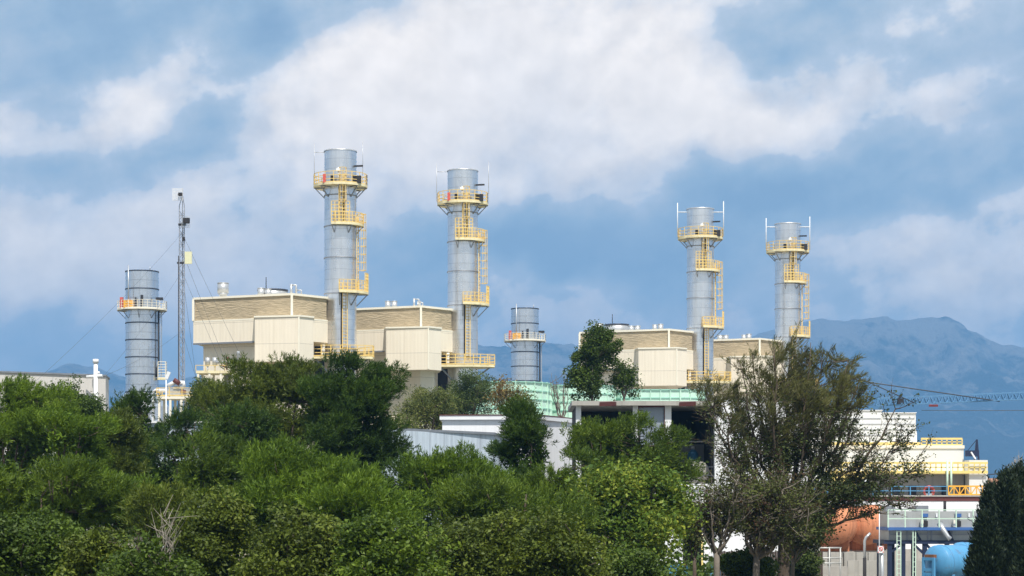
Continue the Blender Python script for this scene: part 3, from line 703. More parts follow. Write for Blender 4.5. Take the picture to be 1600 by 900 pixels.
# ---- turbine hall on the right
def turbine_hall():
    D = 168.0; x_ = lambda p: X(p, D); z_ = lambda p: Z(p, D)
    root = thing('turbine_hall', (x_(1330), D+10, 0), 'stepped white turbine hall with yellow galleries behind the big sparse tree', 'building')
    g = MB(); g.box(x_(1110), x_(1392), D+4, D+20, z_(700), z_(638)); g.box(x_(1392)+.003, x_(1446), D+4, D+20, z_(700), z_(642)); g.build('upper_wall', M['louvre'], root)
    g = MB()
    for k, yy in enumerate((650, 659, 668, 677)): 
        g.box(x_(1112), x_(1390), D+3.95, D+3.998, z_(yy+1.1), z_(yy)); g.box(x_(1394), x_(1444), D+3.95, D+3.998, z_(yy+1.1), z_(yy))
    g.build('louvre_slats', M['can'], root)
    g = MB(); g.box(x_(1110), x_(1393), D+3.9, D+20.1, z_(638), z_(637)); g.box(x_(1392.6), x_(1447), D+3.88, D+20.1, z_(642), z_(641)); g.build('parapet', M['whitep'], root)
    g = MB(); g.box(x_(1110), x_(1512), D+1.5, D+24, z_(760), z_(700)); g.build('middle_wall', M['louvre'], root)
    g = MB(); g.box(x_(1110), x_(1513), D+1.4, D+24.1, z_(700)+.0, z_(695)); g.build('ledge', M['creamtrim'], root)
    def gallery(p0, p1, y, yb, yt, step):
        g = MB(); a, b = x_(p0), x_(p1)
        g.box(a, b, y, y+.12, z_(yb), z_(yb)+.22); dk = g.build('gallery_beam', M['gold'], root)
        g = MB(); g.box(a, b, y+.02, y+.1, z_(yt)-.16, z_(yt)); 
        m_ = (z_(yt)+z_(yb))/2+.03; g.box(a, b, y+.03, y+.09, m_-.04, m_+.04)
        x = a
        while x < b: g.box(x, x+.09, y+.03, y+.1, z_(yb)+.2, z_(yt)-.1); x += step
        g.build('railing', M['gold'], dk)
    gallery(1445, 1510, D+1.5, 697, 683, .42)
    gallery(1290, 1444, D+1.5, 699, 690, .42)
    gallery(1288, 1541, D-.6, 740, 722, .45)
    g = MB(); g.box(x_(1288), x_(1513), D-.4, D+1.5, z_(741), z_(739)); g.build('gallery_deck', M['deckyel'], root)
    g = MB(); g.box(x_(1513)+.01, x_(1542), D-.3, D+14, z_(775), z_(719)); g.build('end_block', M['louvre'], root)
    g = MB(); g.box(x_(1300), x_(1511), D+1.2, D+1.495, z_(775), z_(741.5)); g.build('recessed_wall', M['greywall'], root)
    for px in range(1320, 1510, 26):
        g = MB(); g.box(x_(px), x_(px+12), D+1.1, D+1.19, z_(774), z_(759)); wi = g.build('window', M['navy'], root)
        g = MB(); g.box(x_(px+1.5), x_(px+10.5), D+1.05, D+1.09, z_(772), z_(761)); g.build('pane', M['glass'], wi)
    for px in (1477, 1483):
        g = MB(); g.tube([(x_(px), D-.8, z_(775)), (x_(px), D-.8, z_(720))], .09, 8); g.build('pale_pipe', M['palegreen'], root)
    g = MB(); g.box(x_(1290), x_(1545), D-1.6, D+1.1, z_(783), z_(776)); g.build('maroon_beam', M['maroon'], root)
    g = MB(); g.box(x_(1290), x_(1545), D-1.7, D+1.05, z_(776), z_(774)); g.build('walkway', M['concrete'], root)
    g = MB(); g.box(x_(1287), x_(1540), D-1.55, D+1.0, 0, z_(783)-.01); g.build('base_wall', M['white'], root)
    g = MB(); g.rail([(x_(1330), D-1.6, z_(774)), (x_(1474), D-1.6, z_(774))], .72, 1.4, .035, 1, 0); g.build('blue_railing', M['skyblue'], root)
    g = MB(); a, b = x_(1475), x_(1545); z0, z1 = z_(774)+.05, z_(760)
    g.bar((a, D-1.65, z0), (b, D-1.65, z0), .10, .12); g.bar((a, D-1.65, z1), (b, D-1.65, z1), .10, .12)
    n = 8
    for i in range(n+1):
        p = a+(b-a)*i/n; g.bar((p, D-1.65, z0), (p, D-1.65, z1), .08)
        if i < n: g.bar((p, D-1.65, z1 if i%2 else z0), (p+(b-a)/n, D-1.65, z0 if i%2 else z1), .07)
    g.build('orange_truss_railing', M['orange'], root)
    # steel frame bits seen through the tree: cream and yellow pipe rack under the gallery
    g = MB()
    for yy in (746, 752, 759): g.bar((x_(1292), D-1.0, z_(yy)), (x_(1350), D-1.0, z_(yy)), .16)
    for px in (1300, 1316, 1332, 1349): g.bar((x_(px), D-1.0, z_(774)), (x_(px), D-1.0, z_(741)), .14)
    g.build('pipe_rack', M['gold'], root)
    g = MB(); g.bar((x_(1300), D-1.2, z_(770)), (x_(1330), D-1.2, z_(748)), .18); g.bar((x_(1320), D-1.2, z_(770)), (x_(1350), D-1.2, z_(750)), .16); g.build('white_brace', M['whitep'], root)
    # dark hoist frame on the roof end
    g = MB(); q = [(x_(1517), D+1, z_(719)), (x_(1533), D+1, z_(719)), (x_(1530.5), D+1, z_(686))]
    g.bar((x_(1512)+.02, D+1, z_(708)), (x_(1534), D+1, z_(708)), .16, .5)
    g.bar(q[2], (x_(1527), D+1, z_(719)), .12); g.bar(q[2], (x_(1533.5), D+1, z_(719)), .14); g.bar(q[2], (x_(1516), D+1, z_(704)), .05); g.bar((x_(1529), D+1, z_(700)), (x_(1532), D+1, z_(712)), .09)
    g.build('roof_hoist', M['navy'], root)
    g = MB(); g.bar((x_(1520), D+.6, z_(706)), (x_(1527), D+.6, z_(717)), .2, .1); g.build('hoist_strut', M['whitep'], root)
    g = MB(); g.bar((x_(1447), D+6, z_(660)), (x_(1453), D+6, z_(672)), .2); g.bar((x_(1453), D+6, z_(672)), (x_(1453), D+6, z_(690)), .2); g.build('corner_duct', M['whitep'], root)
    g = MB(); g.tube([(x_(1470), D-1.4, z_(783)), (x_(1470), D-1.4, z_(800))], .2, 8); g.tube([(x_(1475), D-1.4, z_(776)), (x_(1478), D-1.4, z_(800))], .12, 8); g.build('dark_pipes', M['dark'], root)
    return D
HD = turbine_hall(); hx = lambda p: X(p, HD); hzz = lambda p: Z(p, HD)
root = thing('hose_reel', (hx(1446), HD-1.35, hzz(774)), 'red hose reel by the blue railing on the hall walkway', 'hose reel')
g = MB(); c0 = Vector((hx(1446), HD-1.35, hzz(768)))
for k in range(3):
    pts = [c0+Vector((math.cos(R(a))*(.42-.05*k), -.1+.1*k, math.sin(R(a))*(.42-.03*k))) for a in range(-50, 231, 20)]
    g.tube(pts, .07, 8)
g.build('hose', M['red'], root)
g = MB(); g.box(c0.x-.3, c0.x+.3, c0.y-.1, c0.y+.1, hzz(774), hzz(774)+.16); g.bar(c0+Vector((0, 0, -.3)), c0, .1); g.build('stand', M['whitep'], root)

# ---- left beige building and its vent
root = thing('beige_warehouse', (X(40, 155), 158, 0), 'long beige warehouse wall behind the trees at the left edge', 'building')
a, b_, c_, d_ = (X(-260, 145), 145.0), (X(165, 156), 156.0), (X(170, 160), 160.0), (X(-260, 175), 175.0); top = Z(588, 156)
g = MB(); g.prism([a, b_, c_, d_], 0, top); g.build('wall', M['beige'], root)
g = MB(); g.prism([(a[0], a[1]-.1), (b_[0]+.06, b_[1]-.1), (c_[0]+.1, c_[1]), d_], top, top+.12); g.build('roof_edge', M['greyroof'], root)
g = MB(); x = X(150, 154.6); g.tube([(x, 154.5, 5), (x, 154.5, top+.9)], .16, 12); g.cyl(x, 154.5, top+.9, top+1.2, .22, n=12); g.tube([(x-.7, 154.5, top-.15), (x+.5, 154.5, top-.05)], .12, 10); g.tube([(x, 154.5, top+.1), (x+.3, 154.5, top+.2)], .1, 8)
g.build('vent_pipe', M['whitep'], root)
# low pale shed glimpsed between trees
root = thing('low_shed', (X(292, 118), 120, 0), 'low pale blue shed roof glimpsed between the pines below the mast', 'shed')
g = MB(); g.box(X(225, 118), X(330, 118), 118, 126, 0, Z(661, 118)); g.build('wall', M['bluegrey'], root)
g = MB(); g.box(X(224, 118), X(331, 118), 117.8, 126.2, Z(661, 118), Z(658, 118)); g.build('roof', M['whitep'], root)

root = thing('dark_fence', (X(1190, 104), 104, 0), 'dark brown board fence in shade behind the trunks of the brownish trees', 'fence')
g = MB()
for i in range(41): g.box(X(1122, 104)+i*.13, X(1122, 104)+i*.13+.12, 104, 104.04, 0, Z(862, 104)+.02*(i%3))
g.build('boards', mat('brown_boards', (.07,.05,.04), .9, 0, .3, 3), root)
g = MB(); g.box(X(1121, 104), X(1122, 104)+4.5, 104.05, 104.12, 2.2, 2.3); g.build('fence_rail', M['dark'], root)
# ================================================================== PLANT EQUIPMENT
# ---- lattice mast with guys
def mast():
    D = 192.0; x, y = X(284.5, D), D; z_ = lambda p: Z(p, D)
    root = thing('lattice_mast', (x, y, 0), 'slender guyed lattice radio mast standing left of the boiler houses', 'mast')
    g = MB(); zt = z_(322); w = .24; cs = [(0, w*1.15), (-w, -w*.58), (w, -w*.58)]
    for cx, cy in cs:
        g.bar((x+cx, y+cy, 0), (x+cx, y+cy, zt), .075)
        g.bar((x+cx, y+cy, zt), (x+.05, y, zt+1.0), .06)
    k = 0; zz = .3
    while zz < zt-.5:
        for i in range(3):
            a, b = cs[i], cs[(i+1)%3]
            if k % 2: a, b = b, a
            g.bar((x+a[0], y+a[1], zz), (x+b[0], y+b[1], zz+.45), .035)
            if k % 2 == 0: g.bar((x+a[0], y+a[1], zz), (x+b[0], y+b[1], zz), .035)
        zz += .45; k += 1
    g.bar((x+.05, y, zt+.9), (x+.05, y, z_(294)), .07); g.build('lattice', M['mastm'], root)
    g = MB(); g.tube([(x-.30, y-.2, 0), (x-.30, y-.2, z_(400))], .045, 6); g.build('cable', M['dark'], root)
    # grid dish: a frame with fine bars
    g = MB(); cx, cz = x-.05-.28, z_(305); 
    for i in range(13): t = -.5+i/12; g.bar((cx+t*.95, y-.5-.25*(.25-t*t), cz-.55), (cx+t*.95, y-.5-.25*(.25-t*t), cz+.55), .03)
    for i in range(9): t = -.5+i/8; g.bar((cx-.48, y-.5, cz+t*1.1), (cx+.48, y-.5, cz+t*1.1), .028)
    d = g.build('grid_dish', M['whitep'], root)
    g = MB(); g.bar((cx, y-.5, cz), (x+.05, y-.05, cz), .08); g.box(cx+.1, cx+.45, y-.85, y-.55, cz-.15, cz+.12); g.build('feed', M['dark'], d)
    g = MB(); cx, cz = x+.4, z_(348)
    for i in range(9): t = -.5+i/8; g.bar((cx+t*.75, y-.4, cz-.5), (cx+t*.75, y-.4, cz+.5), .025)
    for i in range(7): t = -.5+i/6; g.bar((cx-.38, y-.4, cz+t), (cx+.38, y-.4, cz+t), .024)
    d = g.build('grid_dish', M['can'], root)
    g = MB(); g.box(cx-.2, cx+.4, y-.8, y-.42, cz-.12, cz+.35); g.bar((x-.3, y-.2, cz-.2), (cx, y-.3, cz-.2), .2); g.build('feed', M['dark'], d)
    g = MB(); g.box(x+.32, x+.98, y-.45, y-.25, z_(413), z_(394)); g.bar((x+.1, y, z_(408)), (x+.6, y-.3, z_(408)), .07); g.build('panel_antenna', M['panel'], root)
    g = MB(); g.bar((x-.45, y-.1, z_(411)), (x+.4, y-.1, z_(411)), .12, .18); g.box(x+.05, x+.3, y-.35, y-.1, z_(377), z_(371)); g.build('antenna_bracket', M['dark'], root)
    g = MB()
    for (a, b) in ((z_(364), at(62, 590, 150)), (z_(424), at(160, 590, 165)), (z_(517), at(155, 590, 172)), (z_(392), (x+8.5, y+2, 8)), (z_(424), (x+9, y-3, 8)), (z_(517), (x+5, y-4, 8)), (z_(364), (x+11, y+4, 8)), (z_(424), (x+1.2, y+12, 6))):
        b = Vector(b); p = Vector((x, y, a)); pts = [p.lerp(b, t/10)+Vector((0, 0, -1.6*(t/10)*(1-t/10))) for t in range(11)]
        e = pts[-1]; dd = (pts[-1]-pts[-2]); n = -e.z/dd.z if dd.z else 0; pts.append(e+dd*n)
        g.tube(pts, .012, 4)
    g.build('guy_wires', M['wire'], root)
mast()

# ---- crane jib beyond the hall, with its trolley and tower
def crane():
    D = 330.0; root = thing('tower_crane', (X(1990, D), D, 0), 'blue lattice crane jib reaching in from the right against the mountains', 'crane')
    p, q = at(1368, 634, D), at(1990, 607, D)
    g = MB(); n = 62; h = 1.15
    up = lambda t: p.lerp(q, t)+Vector((0, .0, h)); lo = lambda t, s: p.lerp(q, t)+Vector((0, s*.6, 0))
    for s in (-1, 1): g.bar(lo(0, s), lo(1, s), .16)
    g.bar(up(.004), up(1), .18)
    for i in range(n):
        t0, t1 = i/n, (i+1)/n
        for s in (-1, 1): g.bar(lo(t0, s), up((t0+t1)/2), .09); g.bar(up((t0+t1)/2), lo(t1, s), .09)
        g.bar(lo(t0, -1), lo(t0, 1), .07)
    g.build('jib', M['jib'], root)
    g = MB(); x, z = q.x, q.z
    for a in (-.9, .9):
        for b in (-.9, .9): g.bar((x+a, D+b, 0), (x+a, D+b, z+6), .2)
    zz = 0; k = 0
    while zz < z+5:
        for (a, b, c, d) in ((-.9,-.9,.9,-.9),(-.9,.9,.9,.9),(-.9,-.9,-.9,.9),(.9,-.9,.9,.9)):
            e = (a, b, c, d) if k % 2 else (c, d, a, b); g.bar((x+e[0], D+e[1], zz), (x+e[2], D+e[3], zz+1.8), .1)
        zz += 1.8; k += 1
    g.build('tower', M['jib'], root)
    g = MB(); g.tube([at(1300, 586, D-4), at(1366, 598.5, D-4), at(1562, 627, D-.4)], .10, 5); g.tube([at(1340, 590, D-3), at(1366, 601, D-3), at(1432, 631, D-.4)], .09, 5)
    pts = [at(1440, 638+0, D-2)+Vector((0,0,0))]; pts = [at(1440+i*40, 641+2.2*math.sin(i/5)*1-.36*i*i*.25, D-2) for i in range(14)]
    g.tube(pts, .05, 5); g.build('stay_cables', M['wire'], root)
    g = MB(); a = p.lerp(q, .10); g.box(a.x+2.2, a.x+3.6, D-.3, D+.3, a.z-.42, a.z-.1); g.build('trolley', M['red'], root)
    g = MB(); a = p.lerp(q, .062); g.box(a.x-.5, a.x+.5, D-.5, D+.5, a.z+.1, a.z+1.0); g.bar((a.x-.2,D,a.z+1),(a.x+.3,D,a.z+1.7),.3); g.build('winch', M['dark'], root)
crane()
root = thing('service_line', (0, 0, 0), 'thin overhead service cable running right from the end of the turbine hall', 'cable')
g = MB(); g.tube([at(1542, 742, 168), at(1565, 739.5, 167), at(1600, 731, 166), at(1800, 700, 160)], .05, 5); g.build('cable', M['wire'], root)

# ---- vent skid left of the first boiler house
def skid(px0, px1, D, ydeck, label, group=None, railm='deckyel'):
    x0, x1, z = X(px0, D), X(px1, D), Z(ydeck, D)
    root = thing('equipment_platform', ((x0+x1)/2, D+1.5, 0), label, 'platform', group)
    g = MB(); g.box(x0, x1, D, D+3, z-.25, z); g.build('deck', M[railm], root)
    n = 3
    for i in range(n+1):
        for yy in (D+.15, D+2.85): g = MB(); g.bar((x0+.2+(x1-x0-.4)*i/n, yy, 0), (x0+.2+(x1-x0-.4)*i/n, yy, z-.25), .2); g.build('post', M['creamtrim'], root)
    return root, x0, x1, z, D
root, x0, x1, z, D = skid(306, 366, 193, 579, 'raised vent platform with two grey silencers, in front of the left boiler house')
xx = lambda p: X(p, 193); zz_ = lambda p: Z(p, 193)
for px in (322, 333.5):
    g = MB(); g.cyl(xx(px), D+1, zz_(569), zz_(557.5), .24, n=18); g.cyl(xx(px), D+1, zz_(572), zz_(569), .08, .22, n=14); g.cyl(xx(px), D+1, z, zz_(572), .07, n=8); g.build('silencer', M['can'], root)
g = MB(); g.tube([(xx(336), D+.8, zz_(565.5)), (xx(369), D+.8, zz_(565.5))], .14, 10); g.tube([(xx(370.5), D+.8, z-3), (xx(370.5), D+.8, zz_(552)), (xx(370.8), D+.7, zz_(548.5))], .14, 10); g.build('vent_pipe', M['can'], root)
g = MB(); g.tube([(xx(353), D+.6, zz_(566)), (xx(353), D+.6, zz_(577))], .09, 8); g.tube([(xx(345), D+.6, zz_(570)), (xx(352), D+.6, zz_(573))], .1, 8); g.tube([(xx(354.5), D+.6, zz_(557)), (xx(354.5), D+.6, zz_(564))], .09, 8); g.build('valve', M['maroon'], root)
g = MB(); g.rail([(x0, D, z), (x1, D, z)], .5, 1.0, .03, 0, 0); g.build('railing', M['yellow'], root)
g = MB(); g.cyl(xx(356), D+2, 0, zz_(581), .6, n=20); g.build('vertical_tank', M['can'], root)
root, x0, x1, z, D = skid(245, 304, 186, 619, 'yellow railed pipe platform at the foot of the lattice mast', None, 'creamtrim')
g = MB(); g.rail([(x0, D+2.9, z), (x0, D, z), (x1, D, z)], .75, 1.3, .035, 1, .12); g.build('railing', M['yellow'], root)
xx = lambda p: X(p, D+1.5); zz_ = lambda p: Z(p, D+1.5)
g = MB(); g.box(xx(262), xx(298), D+1.2, D+1.8, z, zz_(608)); g.box(xx(272), xx(288), D+1.1, D+1.9, zz_(608), zz_(603)); g.build('pipe_manifold', M['greymetal'], root)
g = MB(); g.tube([(xx(262), D+1.5, zz_(603)), (xx(272), D+1.5, zz_(598)), (xx(287), D+1.5, zz_(598)), (xx(287), D+1.5, zz_(604))], .2, 10); g.tube([(xx(241), D+1, 0), (xx(241), D+1, zz_(612)), (xx(244), D+1, zz_(610)), (xx(262), D+1, zz_(610))], .12, 8); g.build('white_pipe', M['whitep'], root)
g = MB(); g.tube([(xx(273), D+1.0, zz_(594)), (xx(282), D+1.0, zz_(600))], .22, 8); g.tube([(xx(284), D+.9, zz_(612)), (xx(292), D+.9, zz_(613))], .16, 8); g.build('valve', M['maroon'], root)
root = thing('flood_lamp', (X(260, 184), 184, 0), 'small white floodlight arm on a pole right of the left short chimney', 'lamp')
g = MB(); g.tube([(X(259.5, 184), 184, 0), (X(259.5, 184), 184, Z(592, 184))], .05, 8); g.build('pole', M['whitep'], root)
g = MB(); g.bar((X(259.8, 184), 184, Z(592, 184)), (X(264.5, 184), 184, Z(581, 184)), .16, .3); g.build('lamp_head', M['whitep'], root)

# ---- two rust-orange drums on concrete piers
for i, (px, D, lab) in enumerate(((1301, 134.0, 'rust orange horizontal tank on concrete piers, the left one seen end on'), (1352, 136.5, 'rust orange horizontal tank on concrete piers, right one beside the blue steel platform'))):
    x, z, r = X(px, D), Z(820.5, D), 1.33; ax = Vector((.28, .96, 0)).normalized()
    root = thing('storage_tank', (x+1.2, D+4, 0), lab, 'tank', 'rust orange tanks')
    prof = [(-.62, 0.0), (-.60, .3), (-.52, .62), (-.38, .93), (-.2, 1.17), (0, r-.02), (.02, r), (8.0, r), (8.02, r-.02), (8.35, 1.0), (8.6, .4), (8.62, 0)]
    g = MB(); g.lathe((x, D, z), ax, prof, 44); g.build('shell', M['tankorange'], root)
    o = Vector((x, D, z))
    each('hoop', M['tankorange'], root, [lambda g, t=t: g.lathe(o+ax*t, ax, [(-.05, r), (-.05, r+.04), (.05, r+.04), (.05, r)], 44) for t in (2.0, 4.5, 7.0)])
    sidev = Vector((ax.y, -ax.x, 0)); pt = Z(862, 134)
    for t in (1.0, 6.5):
        c = o+ax*t; g = MB(); g.obox((c.x, c.y), sidev, ax, .95, .16, pt, z-.85); g.build('saddle', M['tankorange'], root)
        g = MB(); g.obox((c.x, c.y), sidev, ax, 1.25, .35, 0, pt-.004); g.build('pier', M['concrete'], root)
D = 131.0
root = thing('low_wall', (X(1330, D), D, 0), 'low weathered concrete wall below the rust orange tanks', 'wall')
g = MB(); g.box(X(1325, D), X(1440, D), D, D+.3, 0, Z(876, D)); g.build('wall', M['concrete'], root)
g = MB(); g.box(X(1270, D), X(1324, D), D-.2, D+.3, 0, Z(885, D)); g.build('block_wall', M['brick'], root)
root = thing('bund_wall', (X(1310, 132.5), 132.6, 0), 'cream concrete bund blocks in a row under the tanks', 'wall')
each('bund_block', M['concrete'], root, [lambda g, px=px: g.box(X(px, 132.4), X(px+18, 132.4), 132.4, 132.9, 0, Z(863, 132.4)) for px in (1275, 1298, 1319, 1338, 1357)])
root = thing('pipe_railing', (X(1300, 128), 128, 0), 'grey tubular rail frame in front of the low block wall', 'railing')
g = MB(); D = 128.0
for px in (1277, 1296, 1313): g.tube([(X(px, D), D, 0), (X(px, D), D, Z(856, D))], .05, 8)
for yy in (856, 872, 880): g.tube([(X(1265, D), D, Z(yy, D)), (X(1315, D), D, Z(yy, D))], .05, 8)
g.tube([(X(1252, D), D-.5, 0), (X(1275, D), D, Z(862, D))], .05, 8)
g.build('frame', M['greymetal'], root)
root = thing('vent_post', (X(1352, 126), 126, 0), 'bent grey vent pipe standing before the tanks', 'pipe')
g = MB(); D = 126.0; g.tube([(X(1351, D), D, Z(872, D)), (X(1351, D), D, Z(845, D)), (X(1353, D), D, Z(840, D)), (X(1360, D), D, Z(833, D))], .085, 10); g.build('pipe', M['can'], root)
g = MB(); g.tube([(X(1351, D), D, 0), (X(1351, D), D, Z(872, D))], .11, 10); g.build('sleeve', M['dark'], root)
root = thing('warning_sign', (X(1376, 122), 122, 0), 'small red and white warning sign on a grey pole beside the blue steel platform', 'sign')
D = 122.0; x = X(1375.5, D)
g = MB(); g.tube([(x-.06, D, 0), (x-.06, D, Z(790, D))], .035, 8); g.tube([(x+.12, D+.1, 0), (x+.12, D+.1, Z(862, D))], .11, 10); g.build('pole', M['can'], root)
g = MB(); g.box(x-.17, x+.19, D-.1, D-.06, Z(864, D), Z(853, D)); sg = g.build('sign_plate', M['whitep'], root)
g = MB(); o = Vector((x+.01, D-.112, Z(858, D)));
g.lathe(o, (0, 1, 0), [(0, .085), (0, .13), (.008, .13)], 20); g.bar(o+Vector((-.08, -.004, .08)), o+Vector((.08, -.004, -.08)), .01, .035)
for a, b in ((-.14, .15), (.14, .15), (-.14, -.17), (.14, -.17)): g.box(x+.01+a-.03, x+.01+a+.03, D-.112, D-.104, o.z+b-.03, o.z+b+.03)
g.build('red_symbol', M['red'], sg)

# ---- cooler unit on the blue steel platform
def cooler():
    D = 124.0; x_ = lambda p: X(p, D); z_ = lambda p: Z(p, D)
    root = thing('cooler_platform', (x_(1460), D+2, 0), 'grey air cooler unit raised on blue steel legs with pale green railings', 'platform')
    zb = z_(850)
    g = MB()
    for px in (1391, 1412, 1446, 1500, 1522):
        for yy in (.1, 3.6):
            h_ = MB(); h_.box(x_(px)-.13, x_(px)+.13, D+yy, D+yy+.26, 0, zb-.003); h_.build('leg', M['navy'], root)
    g.box(x_(1388), x_(1545), D+.02, D+.4, zb, zb+.22); g.box(x_(1388), x_(1545), D+3.5, D+3.9, zb, zb+.22)
    for a, b in ((1395, 1409), (1428, 1443), (1448, 1460)): g.bar((x_(a), D+.2, z_(862) if a < 1400 else zb), (x_(b), D+.2, zb if a < 1400 else z_(864)), .14)
    g.box(x_(1388)-.25, x_(1388)-.003, D+.02, D+3.9, zb, zb+.22)
    g.build('steel_frame', M['navy'], root)
    g = MB(); g.box(x_(1390), x_(1540), D+.3, D+3.6, zb+.222, z_(829)); g.build('lower_casing', M['greymetal'], root)
    g = MB()
    for px in (1390, 1418, 1450, 1456, 1488, 1519): g.box(x_(px), x_(px)+.07, D+.22, D+.298, zb+.23, z_(829))
    g.box(x_(1390), x_(1540), D+.2, D+.296, z_(836), z_(835)); g.build('casing_ribs', M['ring'], root)
    g = MB(); g.box(x_(1386), x_(1545), D-.4, D+3.7, z_(828.5), z_(824)); g.build('blue_deck_beam', M['blue'], root)
    g = MB(); g.box(x_(1390), x_(1540), D+.6, D+3.4, z_(824)+.004, z_(799)); g.build('upper_casing', M['greymetal'], root)
    g = MB(); g.box(x_(1388), x_(1403), D+.8, D+2.4, z_(799)+.004, z_(790)); g.box(x_(1436), x_(1455), D+.8, D+2.4, z_(799)+.004, z_(790)); g.build('top_box', M['ring'], root)
    g = MB(); g.lathe((x_(1428), D+1.2, z_(795)), (0, 1, 0), [(0, 0), (0, .12), (.15, .12), (.15, 0)], 14); g.tube([(x_(1404), D+1, z_(796)), (x_(1450), D+1, z_(796))], .05, 8); g.build('top_pipe', M['dark'], root)
    each('fan_motor', M['blue'], root, [lambda g, px=px: g.box(x_(px), x_(px+9), D+.3, D+.59, z_(808), z_(803)+.02) for px in (1443, 1495, 1530)])
    for px in (1444, 1496):
        g = MB(); g.box(x_(px), x_(px+8), D+.4, D+.58, z_(823), z_(814)); g.build('vent_opening', M['dark'], root)
    for px in (1440, 1491):
        g = MB(); g.box(x_(px), x_(px+4), D+.2, D+.5, z_(823), z_(812)); g.build('control_box', M['creamtrim'], root)
    for px in (1465, 1516):
        g = MB(); g.box(x_(px), x_(px+2.6), D+.5, D+.59, z_(808), z_(802)); g.build('notice_plate', M['whitep'], root)
    g = MB(); g.rail([(x_(1386), D-.35, z_(824)), (x_(1545), D-.35, z_(824))], 1.06, .98, .035, 1, 0); g.build('railing', M['palegreen'], root)
    g = MB()
    for px in (1400, 1406): g.bar((x_(px), D-.3, .1), (x_(px), D-.3, z_(829)), .05)
    for i in range(14): g.bar((x_(1400), D-.3, .3+i*.28), (x_(1406), D-.3, .3+i*.28), .03)
    g.bar((x_(1425), D-.3, .1), (x_(1425), D-.3, z_(829)), .06)
    for i in range(12): g.bar((x_(1425), D-.3, .3+i*.3), (x_(1429), D-.3, .3+i*.3), .03)
    g.bar((x_(1429), D-.3, .1), (x_(1429), D-.3, z_(829)), .05); g.build('ladder', M['palegreen'], root)
    g = MB(); g.tube([(x_(1468), D-.1, z_(818)), (x_(1471), D-.3, z_(826)), (x_(1478), D-.5, z_(838)), (x_(1482), D-.5, z_(842))], [.2, .17, .13, .16], 12); g.build('bent_duct', M['can'], root)
    g = MB(); g.bar((x_(1430), D, z_(829)), (x_(1441), D+.1, z_(848)), .1); g.build('strut', M['navy'], root); g = MB(); g.bar((x_(1482), D, z_(829)), (x_(1492), D+.1, z_(850)), .1); g.build('strut', M['navy'], root)
cooler()
# white low building behind the platform legs
root = thing('rear_wall', (X(1480, 140), 140, 0), 'pale concrete wall seen between the blue steel legs', 'wall')
g = MB(); g.box(X(1385, 140), X(1560, 140), 140, 140.3, 0, Z(858, 140)); g.build('wall', M['concrete'], root)

# ---- blue tank
def blue_tank(px, D, py, r, L_, lab, ax=(.80, .60, 0)):
    x, z = X(px, D), Z(py, D); ax = Vector(ax).normalized(); o = Vector((x, D, z)); side = Vector((ax.y, -ax.x, 0))
    root = thing('water_tank', (x+ax.x*L_/2, D+ax.y*L_/2, 0), lab, 'tank', 'light blue tanks')
    g = MB(); g.lathe(o, ax, [(-.34, 0), (-.33, .25), (-.27, .5), (-.14, r*.8), (0, r-.02), (.03, r), (L_, r), (L_+.03, r-.02), (L_+.2, r*.75), (L_+.34, .3), (L_+.35, 0)], 40); g.build('shell', M['tankblue'], root)
    each('hoop', M['skyblue'], root, [lambda g, t=t: g.lathe(o+ax*t, ax, [(-.03, r), (-.03, r+.03), (.03, r+.03), (.03, r)], 40) for t in (.35, L_-.4)])
    for t in (.5, L_-.6):
        c = o+ax*t; g = MB(); g.obox((c.x, c.y), side, ax, r*.8, .12, 0, z-r*.55); g.build('saddle', M['skyblue'], root)
    g = MB(); b = o-ax*.62-Vector((0, 0, 0)); zt = z+.30
    for s in (-.36, .36):
        c = b+side*s; g.obox((c.x, c.y), side, ax, .07, .07, .1, zt)
    for zz in (zt-.06, z-.35, z-.75): g.obox((b.x, b.y), side, ax, .42, .05, zz-.08, zz+.08)
    g.obox((b.x, b.y), side, ax, .3, .03, z-.66, z-.50); g.build('end_frame', M['tankblue'], root)
    g = MB(); c = b+ax*.15; g.obox((c.x, c.y), side, ax, .33, .12, zt+.0, zt+.18); g.build('rusty_valve_box', mat('rust', (.22,.09,.04), .9, 0, .3, 4), root)
blue_tank(1463, 112, 880, .98, 2.5, 'light blue horizontal tank with end frame in front of the dark cypresses')
blue_tank(1497, 121, 864, .62, 1.6, 'smaller light blue tank partly hidden behind the big light blue tank')
# yellow railing and tiled houses far right
def far_house(px, D, w, y0, lab):
    x = X(px, D); z = Z(y0, D); root = thing('far_house', (x, D+4, 0), lab, 'house', 'distant houses')
    g = MB(); g.box(x-w/2, x+w/2, D, D+8, 0, z); wl = g.build('wall', M['creamtrim'], root)
    g = MB(); g.prism([(x-w/2-.3, D-.3), (x+w/2+.3, D-.3), (x+w/2+.3, D+4), (x-w/2-.3, D+4)], z, [z+.1, z+.1, z+1.7, z+1.7]); g.prism([(x-w/2-.3, D+4.003), (x+w/2+.3, D+4.003), (x+w/2+.3, D+8.3), (x-w/2-.3, D+8.3)], z, [z+1.7, z+1.7, z+.1, z+.1]); g.build('roof', M['tile'], root)
    for k in range(3):
        for j in (2.2, 5.0):
            if z-j > 1: g = MB(); cx = x-w/3+k*w/3; g.box(cx-.5, cx+.5, D-.06, D-.003, z-j-.7, z-j+.7); g.build('window', M['glass'], root)
far_house(1562, 420, 6, 760, 'pale far house with terracotta roof just right of the turbine hall')
far_house(1590, 470, 9, 764, 'wide pale far house with terracotta roof, behind the cypresses')
